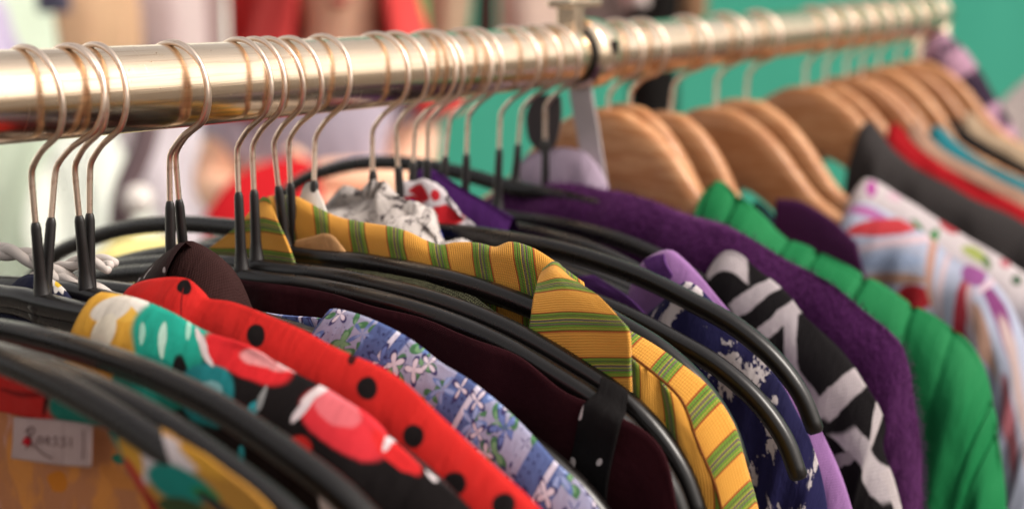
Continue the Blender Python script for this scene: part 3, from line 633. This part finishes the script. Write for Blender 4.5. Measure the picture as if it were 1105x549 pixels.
# --- navy and white blouse, lilac shirt
g = garment('navy_print_blouse', .569, 'navy blouse with torn looking white print under the long glossy hanger arm', 'blouse')
m = Mat('navy_white_print', .8); uv = m.uv(); wv = m.warp(uv, 70, .016, 4); n = m.noise(m.vmath('MULTIPLY', wv, (1, .7, 1)), 42, 5, .68)
c = m.mix(m.step(n, .555, .57), m.mix(m.noise(uv, 25, 2), C('#18163a'), C('#22204e')), C('#c0b6b8')); m.weave(uv, .0009, .3); m.color(c)
shell('shoulder', .569, [(690, 352), (700, 338), (712, 327), (727, 313), (738, 305), (748, 308), (762, 320), (776, 336), (800, 360), (830, 392), (848, 416), (861, 444), (872, 468), (881, 496), (888, 530), (894, 570), (898, 620)], m.m, g, w=.011, seed=15, fold=.002, crumple=.0012, lam=.03)
g = garment('lilac_shirt', .586, 'lilac shirt with a folded collar between the navy blouse and the striped knit', 'shirt')
ML = plain('lilac_cloth', '#94699f', .75, sheen=.1, var=.15)
shell('shoulder', .586, [(684, 298), (692, 284), (703, 275.5), (722, 270), (740, 283), (760, 303), (790, 337), (825, 375), (850, 403), (868, 432), (885, 462), (900, 495), (912, 527), (922, 562), (930, 620)], ML, g, w=.011, seed=18, fold=.002, crumple=.0008, lam=.06)
patch('collar_fold', [(.5745, [(694, 281), (704, 276), (716, 274)]), (.5725, [(700, 292), (710, 288), (718, 284)]), (.574, [(712, 306), (722, 302), (726, 296)])], plain('purple_lining', '#5b3470', .8), g, 18, 14)
patch('collar_flap', [(.566, [(610, 306), (622, 299), (640, 297)]), (.563, [(622, 318), (655, 316), (682, 324)]), (.563, [(640, 342), (680, 345), (716, 362)]), (.565, [(660, 400), (730, 410)])], plain('purple_flap_cloth', '#4c2a60', .8), g, 24, 18)

# --- black and white knit
g = garment('striped_knit', .664, 'black knit top with bold white bands across its shoulder and sleeve', 'knit top')
o = shell('shoulder', .647, [(760, 302), (768, 286), (778, 275), (787, 271), (800, 274), (815, 287), (833, 301), (851, 318), (866, 338), (890, 361), (913, 386), (933, 414), (947, 437), (953, 453), (951, 470), (956, 492), (965, 514), (973, 545), (980, 600)], None, g, w=.016, seed=21, fold=.0015, crumple=.001)
motif_mat('knit_bands', o, '#121012', [(784, 284, 24, 10, -22, '#b5abad'), (816, 318, 34, 8, -30, '#aaa1a4'), (836, 349, 34, 8, -38, '#a69da0'), (853, 385, 7, 44, -5, '#a89fa3'), (872, 426, 9, 28, -38, '#9f969a'), (908, 424, 36, 13, -40, '#a79da0'), (948, 446, 5, 30, 16, '#b5abac'), (936, 502, 11, 40, -24, '#b0a7aa'), (905, 498, 15, 6, -30, '#8d8488'), (967, 532, 7, 26, -20, '#b5abac'), (880, 478, 6, 20, -35, '#8f868a')], (70, .0045), pitch=.002, rough=.9, box=True)

# --- fuzzy purple coat
g = garment('fuzzy_coat', .697, 'fuzzy dark purple coat left of the green jacket', 'coat')
m = Mat('purple_fleece', .95, sheen=.5, spec=.1); m.b.inputs['Sheen Tint'].default_value = C('#9a6098'); m.b.inputs['Sheen Roughness'].default_value = .4
uv = m.uv(); n = m.noise(uv, 260, 4, .7); m.color(m.mix(n, C('#290c2c'), C('#4b1d50'))); m.bump(m.math('ADD', n, m.noise(uv, 60, 3)), .9, .004)
coat = shell('shoulder', .672, [(528, 214), (545, 206), (570, 203), (602, 197), (627, 198), (652, 205), (680, 209), (702, 215), (740, 229), (777, 240), (802, 253), (843, 275), (878, 295), (903, 312), (928, 332), (953, 353), (968, 370), (978, 390), (984, 425), (989, 470), (993, 520), (996, 580), (998, 650)], m.m, g, w=.018, d0=.012, seed=24, fold=.002, crumple=.0018)
# pile of the fleece: short fibres as one part of the coat
rng = random.Random(3); V, Fc = [], []
me = coat.data
for v in me.vertices:
    for _ in range(3):
        p = v.co + Vector((rng.uniform(-.002, .002), rng.uniform(-.002, .002), rng.uniform(-.0015, .0015))); d = (v.normal*.6 + Vector((rng.uniform(-.6, .6), rng.uniform(-.6, .6), rng.uniform(-.6, .6)))).normalized()*rng.uniform(.002, .0042)
        s = d.cross(Vector((0, 0, 1))).normalized()*.00022; k = len(V); V += [p-s, p+s, p+d]; Fc.append((k, k+1, k+2))
tag(mesh_obj('fleece_pile', V, Fc, m.m, g, np.zeros((len(V), 2)), smooth=False), kind='stuff')
g = garment('pale_lilac_blouse', .712, 'pale lilac cloth just below the dark hanging tag', 'top')
shell('neckline', .712, [(556, 212), (560, 185), (570, 168), (590, 162), (612, 160), (632, 166), (646, 182), (656, 204)], plain('pale_lilac_cloth', '#a795a8', .85), g, w=.012, drop=.15, fold=.002, taper=1.)

# --- green quilted jacket
g = garment('green_jacket', .766, 'bright green jacket with puckered seams across its shoulder', 'jacket')
shell('shoulder', .762, [(762, 206), (767, 196), (780, 197), (802, 212), (828, 233), (847, 252), (878, 268), (916, 287), (950, 306), (982, 326), (1015, 344), (1043, 370), (1062, 400), (1073, 440), (1080, 495), (1085, 545), (1090, 600), (1094, 660)], plain('green_cloth', '#1c7a46', .62, var=.2), g, w=.026, d0=.015, seed=27, fold=.003, crumple=.0018, lam=.07, pucker=(.030, .0017), step=.0012)
def on_wood(X, dz, n0, up=.010, droop=0., size=1., down=.3):
    """shoulder line (n, z) of a garment lying on the wooden hanger at X, from the neckline n0 outwards"""
    T = catmull(WTOP, step=.004); T = T[T[:, 0] > n0]; z = sag(X)+dz+up
    T[:, 0] *= size; T[:, 1] -= droop*T[:, 0]
    return [(T[0, 0]-.008, T[0, 1]+z-.02), (T[0, 0]-.003, T[0, 1]+z-.003)]+[(a, b_+z) for a, b_ in T[2::3]]+[(a*size, T[-1, 1]+z-b_) for a, b_ in ((.228, .012), (.24, .035), (.25, .08), (.256, .15), (.26, down))]
g = garment('taupe_shirt', .79, 'narrow taupe cloth between the wooden hangers and the green jacket', 'shirt')
shell('shoulder', .79, on_wood(.79, 0, .075, .010, .0875, .84), plain('taupe_cloth', '#7d6460', .85), g, w=.014, nzr=True)
g = garment('navy_shirt', .848, 'dark navy cloth with plum front under the third wooden hanger from the clamp', 'shirt')
shell('shoulder', .848, on_wood(.848, -.010, .075, .010, .105, .82), plain('dark_navy_cloth', '#1c1c30', .85), g, w=.016, nzr=True)
patch('plum_front', [(.826, [(838, 214), (862, 216), (890, 232), (925, 262)]), (.824, [(836, 235), (880, 250), (930, 285)]), (.826, [(836, 320), (960, 380)])], plain('plum_cloth', '#4a1f48', .8), g, 24, 20)
# --- right hand garments
g = garment('multicolour_blouse', .915, 'multicoloured striped blouse in red, pale blue, tan and magenta at the right edge', 'blouse')
o = shell('shoulder', .903, [(915, 240), (917, 224), (926, 218), (940, 220), (960, 229), (985, 244), (1014, 265), (1035, 280), (1060, 291), (1080, 312), (1095, 340), (1108, 372), (1122, 430), (1134, 520), (1140, 600)], None, g, w=.027, d0=.010, seed=31, fold=.003, crumple=.0015)
motif_mat('multicolour_print', o, '#a9aec2', [(938, 231, 28, 5, 10, '#a8669a'), (952, 246, 40, 9, 0, '#b5383e'), (968, 262, 48, 4, -6, '#cdb4bc'), (958, 281, 36, 9, 0, '#9aa8c4'), (962, 301, 38, 6, 2, '#b18a76'), (986, 322, 20, 14, 6, '#a8262e'), (1003, 290, 5, 52, 4, '#b88f82'), (1016, 310, 3, 60, 6, '#c7aeb2'), (1035, 350, 7, 66, 8, '#a23240'), (1046, 335, 3, 60, 2, '#c4a2a6'), (1044, 405, 9, 56, -10, '#a82430'), (1052, 296, 14, 10, 20, '#8f5088'), (1085, 360, 7, 66, -16, '#7a3a6e'), (1066, 385, 7, 66, -13, '#b08a7a'), (1076, 445, 6, 66, -10, '#9d9fb6'), (1090, 465, 7, 60, -8, '#a3606a'), (1072, 305, 22, 4, -25, '#c8b0bc'), (1060, 455, 6, 60, -6, '#9a9eb6'), (1100, 425, 6, 80, -10, '#bba4a2'), (1030, 470, 6, 60, -4, '#b04a50'), (1050, 500, 5, 60, -6, '#c2a6a6')], (30, .005))
g = garment('white_floral_blouse', .962, 'white blouse with green, red and magenta flowers beside the charcoal garment', 'blouse')
o = shell('shoulder', .956, [(922, 214), (927, 200), (935, 192.5), (950, 197), (971, 212), (992, 224), (1014, 238), (1043, 255), (1080, 277), (1105, 293), (1140, 320), (1170, 360), (1190, 420)], None, g, w=.026, d0=.009, seed=33, fold=.002)
motif_mat('white_floral_print', o, '#c4b9bb', [(941, 206, 5, 8, 10, '#a84a92'), (928, 196, 4, 5, 0, '#8f9a5a'), (990, 244, 4, 11, -40, '#3a7a40'), (1008, 256, 5, 10, 30, '#3a8044'), (1002, 227, 11, 4, 35, '#b0424a'), (1024, 246, 13, 4, 35, '#b0424a'), (1052, 275, 16, 5, 30, '#9aa35a'), (1064, 284, 7, 4, 60, '#55703f'), (1098, 302, 6, 5, 20, '#4a5e4c'), (975, 240, 12, 4, 10, '#c2a4b2'), (965, 215, 8, 3, 30, '#c9a9b6'), (1085, 285, 6, 4, 30, '#b56a74')], (40, .004))
for nm, X, dz, n0, lab, cat, hexa, w_ in [
 ('charcoal_jacket', 1.058, -.008, .052, 'charcoal grey garment with a broad plain shoulder on the right', 'jacket', '#383434', .024),
 ('red_shirt', 1.10, -.008, .058, 'bright red cloth just behind the charcoal garment', 'shirt', '#a8161f', .017),
 ('tan_shirt', 1.14, -.008, .062, 'tan cloth between the red cloth and the teal edged one', 'shirt', '#a58470', .018),
 ('teal_shirt', 1.178, -.008, .066, 'teal blue cloth seen as a thin slanting edge at the right', 'shirt', '#2a7c88', .015),
 ('black_shirt', 1.215, -.006, .066, 'black cloth between the teal edge and the beige garment at the right', 'shirt', '#141112', .016),
 ('beige_shirt', 1.262, -.004, .066, 'beige garment under the farthest wooden hangers', 'shirt', '#b29a80', .018)]:
    g = garment(nm, X, lab, cat); shell('shoulder', X, on_wood(X, dz, n0), plain(nm+'_cloth', hexa, .85), g, w=w_, seed=int(X*100), step=.005, nzr=True)
g = garment('speckled_dress', 1.34, 'dark purple dress with pink flecks hanging at the far end of the rail', 'dress')
m = Mat('speckled_cloth', .85); uv = m.uv(); n = m.noise(m.warp(uv, 20, .02), 26, 3); m.color(m.mix(m.step(n, .5, .58), C('#2a1c2e'), C('#a57f94'))); m.weave(uv)
shell('shoulder', 1.335, [(1003, 45), (1006, 30), (1014, 31), (1030, 44), (1045, 58), (1060, 80), (1075, 105), (1088, 128), (1100, 152), (1112, 190), (1118, 260)], m.m, g, w=.024, step=.006, seed=3)

# --- tags hanging by the clamp
mt = Mat('white_strip', .5, spec=.4); mt.color(mt.mix(mt.noise(mt.uv(), 40, 3), C('#bdb4b4'), C('#a49b9d')))
tag(patch('hanging_strip', [(.7245, [(612, 84), (624, 83), (637, 85)]), (.7225, [(616, 110), (628, 110), (641, 111)]), (.7215, [(624, 150), (636, 151), (648, 152)]), (.722, [(631, 196), (643, 198), (655, 199)])], mt.m, None, 16, 30, thick=.001, crumple=.0003), 'flat pale grey strip hanging from the rail clamp', 'strip')
mt = Mat('dark_tag_card', .6); mt.color(mt.mix(mt.noise(mt.uv(), 40, 3), C('#4c4648'), C('#3a3537')))
tag(patch('hanging_tag', [(.7015, [(576, 104), (590, 102), (605, 104)]), (.7005, [(568, 124), (588, 124), (606, 124)]), (.6995, [(570, 148), (586, 150), (602, 148)]), (.6995, [(576, 158), (587, 161), (598, 158)]), (.6995, [(583, 164), (587, 166), (592, 164)])], mt.m, None, 24, 26, thick=.001, crumple=.0002), 'dark grey rounded tag hanging just left of the clamp', 'tag')

# ------------------------------------------------------------------ blurred market behind the rail
def wall_y(name, Y, x0, x1, z0, z1, mat):
    V, Fc = boxm(((x0+x1)/2, Y, (z0+z1)/2), (x1-x0, .05, z1-z0)); return mesh_obj(name, V, Fc, mat, None, None, False)
def slab(name, depth, x0, x1, y0, y1, mat, thick=.04):
    a, b_, c_, d_ = (at_depth(x0, y0, depth), at_depth(x1, y0, depth), at_depth(x1, y1, depth), at_depth(x0, y1, depth))
    n = np.array([fw[0], fw[1], 0]); n /= np.linalg.norm(n)
    c_ = b_.copy(); c_[2] = at_depth((x0+x1)/2, y1, depth)[2]; d_ = a.copy(); d_[2] = c_[2]
    V = [a, b_, c_, d_, a+n*thick, b_+n*thick, c_+n*thick, d_+n*thick]
    return mesh_obj(name, V, [(0, 3, 2, 1), (4, 5, 6, 7), (0, 1, 5, 4), (1, 2, 6, 5), (2, 3, 7, 6), (3, 0, 4, 7)], mat, None, None, False)
m = Mat('teal_paint', .6); o_ = m.obj(); n = m.noise(m.vmath('MULTIPLY', o_, (3, 3, .7)), 3, 4)
m.color(m.mix(n, C('#42a58c'), C('#4db398')))
tag(slab('teal_wall', 3.3, 452, 2200, -700, 2600, m.m), 'plain teal wall behind the right half of the rail', 'wall')
m = Mat('white_canvas', .8); n = m.noise(m.obj(), 2, 4); m.color(m.mix(n, C('#f2efe8'), C('#dfe6dc')))
tag(wall_y('white_canvas_wall', 3.6, -.5, 5.4, -RAIL_Z, 1.6, m.m), 'bright white canvas wall far behind the left end of the rail', 'tent wall')
def cloth(nm, depth, top, bottom, hexa, lab, cat, folds=.012, lam=.14, bulge=.03, group=None, seed=3):
    tag(drape(nm, depth, top, bottom, plain(nm+'_fabric', hexa, .85, pitch=.004), None, folds, lam, len(lab)+seed, bulge=bulge, waver=0. if depth > 0 and nm in ('pale_grey_sack', 'long_black_dress') or nm in ('red_bag', 'yellow_top') else .28), lab, cat, group)
cloth('mint_curtain', -2.3, [(-160, -220), (20, -220), (46, -220)], 900, '#dcebd6', 'pale mint cloth hanging behind the far left of the rail', 'curtain')
cloth('light_mint_curtain', -2.9, [(40, 60), (70, 60), (108, 60)], 900, '#f6faf2', 'very pale mint cloth hanging right of the darker mint one', 'curtain')
cloth('lilac_sheet', -1.9, [(158, 60), (230, 60), (352, 60)], 900, '#e6dbe4', 'pale lilac white sheet behind the hooks left of the red scarf', 'sheet', folds=.008)
cloth('mauve_coat', -1.75, [(152, -90), (200, -110), (250, -80)], 60, '#a08583', 'mauve brown coat hanging high behind the rail on the left', 'coat')
cloth('pale_pink_coat', -1.7, [(146, -90), (176, -110), (206, -90)], 60, '#d9c3c2', 'pale pink coat hanging high behind the rail beside the mauve one', 'coat')
cloth('tan_coat', -1.70, [(52, -90), (90, -110), (124, -90)], 60, '#d9b390', 'tan brown coat hanging high behind the left hooks', 'coat')
cloth('navy_shirt', -1.50, [(20, -90), (45, -100), (66, -90)], 14, '#5a586a', 'dark navy shirt at the top left behind the rail', 'shirt')
cloth('lilac_shirt', -1.55, [(-60, -60), (0, -20), (27, 12)], 66, '#cfc4e2', 'pale violet shirt at the top left corner', 'shirt')
cloth('green_banner', 2.9, [(428, -90), (446, -90), (465, -90)], 58, '#62cf7e', 'bright green banner right of the person in the red scarf', 'banner', folds=.003)
cloth('beige_shirt', 2.6, [(467, -90), (490, -100), (516, -90)], 60, '#c4a88e', 'beige shirt hanging beyond the rail right of the green banner', 'shirt')
cloth('brown_scarf', 2.5, [(516, -90), (526, -90), (536, -90)], 52, '#3c2a26', 'narrow dark brown scarf between two pale shirts behind the rail', 'scarf', folds=.003)
cloth('pinkish_shirt', 2.6, [(536, -90), (570, -100), (604, -90)], 60, '#dcc0b2', 'pale pinkish shirt hanging beyond the rail left of the clamp', 'shirt')
cloth('grey_mauve_jacket', 2.7, [(602, -90), (640, -100), (684, -90)], 44, '#75625f', 'grey mauve jacket hanging beyond the rail right of the clamp', 'jacket')
cloth('brown_jacket', 2.8, [(734, -90), (750, -90), (768, -90)], 40, '#8d6a50', 'brown jacket beyond the rail at the edge of the teal wall', 'jacket')
cloth('long_black_dress', 2.5, [(680, -60), (706, -64), (736, -60)], 140, '#14100f', 'long black dress hanging behind the rail right of the clamp', 'dress')
cloth('white_hat_band', 2.45, [(672, -14), (690, -16), (712, -14)], 6, '#cdbcb8', 'small white cloth above the long black dress', 'cloth')
cloth('pale_grey_sack', 1.9, [(1052, 190), (1070, 130), (1105, 88), (1160, 50)], 700, '#c9bab6', 'pale pinkish grey sheet at the right edge before the teal wall', 'sheet', folds=.01)
cloth('red_bag', -1.05, [(222, 238), (240, 204), (262, 184), (300, 171), (330, 172), (352, 190), (374, 222)], 520, '#b81a22', 'red bag with a rounded top behind the yellow striped collar', 'bag', folds=.004, bulge=.06)
cloth('yellow_top', -0.75, [(96, 284), (118, 262), (150, 254), (182, 258), (200, 280)], 420, '#e0d28a', 'pale yellow cloth beneath the arching black hanger arm on the left', 'top', folds=.004, bulge=.03)
# curved stand with a white ball
lm = empty('ball_stand', at_depth(150, 300, 1.9)); tag(lm, 'blurred white ball on a curved dark grey stand behind the left hooks', 'lamp')
mesh_obj('stand', *tube(catmull([at_depth(a, b_, 1.9) for a, b_ in [(172, 60), (163, 120), (152, 165), (140, 192), (132, 218), (132, 300), (134, 700)]], step=.01), .016, 14), plain('stand_paint', '#6e5c60', .5), lm)
V, Fc = [], []; c_ = at_depth(149, 216, 1.86); Rb = 17*1.86/F
for i in range(13):
    for k in range(20):
        t = math.pi*i/12; p = 2*math.pi*k/20; V.append(c_+Rb*np.array([math.sin(t)*math.cos(p), math.sin(t)*math.sin(p), math.cos(t)]))
for i in range(12):
    for k in range(20): Fc.append((i*20+k, (i+1)*20+k, (i+1)*20+(k+1) % 20, i*20+(k+1) % 20))
mesh_obj('ball', V, Fc, plain('white_ball', '#e8e0da', .6), lm)

# person in a red scarf, standing beyond the rail
PD = 2.35; head = at_depth(366, -30, PD); S = 1.0
pr = empty('person', (head[0], head[1], -RAIL_Z)); tag(pr, 'person in a red headscarf and lilac grey top with folded arms, behind the rail', 'person')
tocam = cpos-head; tocam[2] = 0; tocam /= np.linalg.norm(tocam); side = np.cross(tocam, [0, 0, 1.])     # side = screen right
def P_(r, f, z): return head + side*r + tocam*f + np.array([0, 0, z])
def skin_body(name, verts, edges, mat, root=0, sub=2):
    me = bpy.data.meshes.new(name); me.from_pydata([tuple(v[0]) for v in verts], edges, []); me.update()
    o = bpy.data.objects.new(name, me); COL.objects.link(o); o.parent = pr; o.matrix_parent_inverse = Matrix.Translation(-Vector(pr.location))
    o.modifiers.new('skin', 'SKIN'); 
    for i, v in enumerate(verts):
        d = me.skin_vertices[0].data[i]; d.radius = (v[1], v[1]) if np.isscalar(v[1]) else v[1]; d.use_root = (i == root)
    s = o.modifiers.new('sub', 'SUBSURF'); s.levels = sub; s.render_levels = sub; me.materials.append(mat)
    return o
MS = Mat('skin', .55); MS.b.inputs['Subsurface Weight'].default_value = .1; MS.color(C('#e6b69a'))
gz = -RAIL_Z-head[2]
bv = [(P_(0, 0, -.62), .13), (P_(0, 0, -.40), .12), (P_(0, 0, -.22), .13), (P_(0, 0, -.13), .055), (P_(0, .01, -.06), .07), (P_(0, .02, .03), .082), (P_(0, .01, .10), .07),
      (P_(-.13, 0, -.20), .055), (P_(-.10, .09, -.34), .043), (P_(-.05, .18, -.32), .036), (P_(.02, .20, -.31), .027), (P_(.07, .20, -.31), .022),
      (P_(.16, 0, -.20), .055), (P_(.22, .02, -.36), .043), (P_(.13, .20, -.36), .036), (P_(-.02, .23, -.36), .027), (P_(-.07, .23, -.36), .022),
      (P_(-.09, 0, -.75), .085), (P_(-.09, .02, -1.1), .055), (P_(-.09, 0, gz+.06), .038), (P_(-.09, .13, gz+.035), .03), (P_(.09, 0, -.75), .085), (P_(.09, .02, -1.1), .055), (P_(.09, 0, gz+.06), .038), (P_(.09, .13, gz+.035), .03)]
be = [(0, 1), (1, 2), (2, 3), (3, 4), (4, 5), (5, 6), (2, 7), (7, 8), (8, 9), (9, 10), (10, 11), (2, 12), (12, 13), (13, 14), (14, 15), (15, 16), (0, 17), (17, 18), (18, 19), (19, 20), (0, 21), (21, 22), (22, 23), (23, 24)]
for s, base, dz in ((1, 11, -.31), (-1, 16, -.36)):
    for k in range(4):
        f0 = .20 if s == 1 else .23; i = len(bv); zz = dz+.018-.012*k
        bv += [(P_(s*.10, f0+.005, zz), .009), (P_(s*(.135-.006*abs(k-1)), f0-.012, zz-.004), .0085), (P_(s*(.152-.008*abs(k-1)), f0-.032, zz-.006), .0075)]; be += [(base, i), (i, i+1), (i+1, i+2)]
    i = len(bv); bv += [(P_(s*.06, f0+.01, dz+.03), .010), (P_(s*.09, f0-.002, dz+.045), .009)]; be += [(base, i), (i, i+1)]
skin_body('body', bv, be, MS.m)
top = plain('person_top', '#b9adbc', .85, pitch=.004); red = plain('red_scarf', '#dc4a48', .8, pitch=.004); trou = plain('dark_trousers', '#3a3438', .85, pitch=.004)
skin_body('shirt', [(P_(0, 0, -.66), .15), (P_(0, 0, -.40), .14), (P_(0, 0, -.22), .145), (P_(0, 0, -.16), .07), (P_(-.13, 0, -.20), .068), (P_(-.11, .06, -.29), .056), (P_(.16, 0, -.20), .068), (P_(.215, .01, -.31), .056)], [(0, 1), (1, 2), (2, 3), (2, 4), (4, 5), (2, 6), (6, 7)], top)
skin_body('trousers', [(P_(0, 0, -.66), .145), (P_(-.09, 0, -.78), .1), (P_(-.09, .02, -1.1), .075), (P_(-.09, 0, gz+.08), .06), (P_(.09, 0, -.78), .1), (P_(.09, .02, -1.1), .075), (P_(.09, 0, gz+.08), .06)], [(0, 1), (1, 2), (2, 3), (0, 4), (4, 5), (5, 6)], trou)
def band(name, prof, mat, thick=.012):
    """cloth wrapped round the head: rings of (z, half width, depth, front opening deg)"""
    V, Fc = [], []; K = 36
    for (z, rx, ry, op, f) in prof:
        for k in range(K):
            a_ = math.radians(90+op+(360-2*op)*k/(K-1)); V.append(P_(rx*math.cos(a_), f+ry*math.sin(a_), z))
    for i in range(len(prof)-1):
        for k in range(K-1): Fc.append((i*K+k, i*K+k+1, (i+1)*K+k+1, (i+1)*K+k))
    o = mesh_obj(name, V, Fc, mat, pr); s = o.modifiers.new('cloth', 'SOLIDIFY'); s.thickness = thick; return o
band('headscarf', [(.20, .02, .02, 2, -.02), (.185, .07, .07, 20, -.01), (.13, .105, .115, 34, 0), (.05, .11, .125, 40, 0), (-.03, .115, .115, 34, -.01), (-.10, .135, .11, 34, -.01), (-.17, .175, .13, 30, -.01), (-.23, .20, .15, 40, -.01)], red)
def blob_(c, r): return [tuple(c+np.array(r)*np.array([math.sin(t)*math.cos(p), math.sin(t)*math.sin(p), math.cos(t)])) for t in np.linspace(0, math.pi, 9) for p in np.linspace(0, 2*math.pi, 12, endpoint=False)], [(i*12+k, (i+1)*12+k, (i+1)*12+(k+1) % 12, i*12+(k+1) % 12) for i in range(8) for k in range(12)]
hair = plain('dark_brown', '#2a1c18', .6)
for s in (-1, 1):
    mesh_obj('eye', *blob_(P_(s*.031, .092, .035), (.011, .011, .008)), hair, pr); mesh_obj('eyebrow', *blob_(P_(s*.032, .098, .058), (.016, .010, .004)), hair, pr)
mesh_obj('nose', *blob_(P_(0, .108, .0), (.014, .018, .024)), MS.m, pr)
mesh_obj('mouth', *blob_(P_(0, .085, -.045), (.024, .012, .008)), plain('lips', '#a04a44', .5), pr)
drape('shawl', 2.5, [(243, -60), (262, -110), (300, -130), (340, -110)], 62, red, pr, .02, .12, 5, bulge=.05)


# ------------------------------------------------------------------ ground, sky, light
gm = Mat('market_ground', .9); o_ = gm.obj(); gm.bump(gm.noise(o_, 30, 5), .3, .01)
gmat = gm.color(gm.mix(gm.noise(o_, 3, 5), C('#6d665f'), C('#4d4844')))
g = mesh_obj('ground', [(-60, -60, -RAIL_Z), (60, -60, -RAIL_Z), (60, 60, -RAIL_Z), (-60, 60, -RAIL_Z)], [(0, 1, 2, 3)], gmat, smooth=False); tag(g, kind='structure')
SUN_EL, SUN_AZ = math.radians(46), math.radians(162)     # azimuth of the sun from +Y, clockwise
w = bpy.data.worlds.new('World'); scene.world = w; w.use_nodes = True; nt = w.node_tree; bg = nt.nodes['Background']
sk = nt.nodes.new('ShaderNodeTexSky'); sk.sky_type = 'NISHITA'; sk.sun_disc = False; sk.sun_elevation = SUN_EL; sk.sun_rotation = SUN_AZ
sk.dust_density = 4; sk.air_density = 1.0
hs = nt.nodes.new('ShaderNodeHueSaturation'); hs.inputs['Saturation'].default_value = .2
tn = nt.nodes.new('ShaderNodeMix'); tn.data_type = 'RGBA'; tn.blend_type = 'MULTIPLY'; tn.inputs[0].default_value = 1; tn.inputs[7].default_value = (1.0, .93, .86, 1)
nt.links.new(sk.outputs[0], hs.inputs['Color']); nt.links.new(hs.outputs[0], tn.inputs[6]); nt.links.new(tn.outputs[2], bg.inputs['Color']); bg.inputs['Strength'].default_value = .15
sl = bpy.data.lights.new('sun', 'SUN'); sl.energy = 1.5; sl.angle = math.radians(22); sl.color = (1, .94, .86)
so = bpy.data.objects.new('sun', sl); COL.objects.link(so)
d = Vector((math.sin(SUN_AZ)*math.cos(SUN_EL), math.cos(SUN_AZ)*math.cos(SUN_EL), math.sin(SUN_EL)))
so.rotation_euler = d.to_track_quat('Z', 'Y').to_euler(); so.location = (0, 0, 3)
vs = scene.view_settings; vs.view_transform = 'Standard'; vs.look = 'None'; vs.gamma = 1; vs.exposure = .72
try: vs.use_curve_mapping = False
except Exception: pass
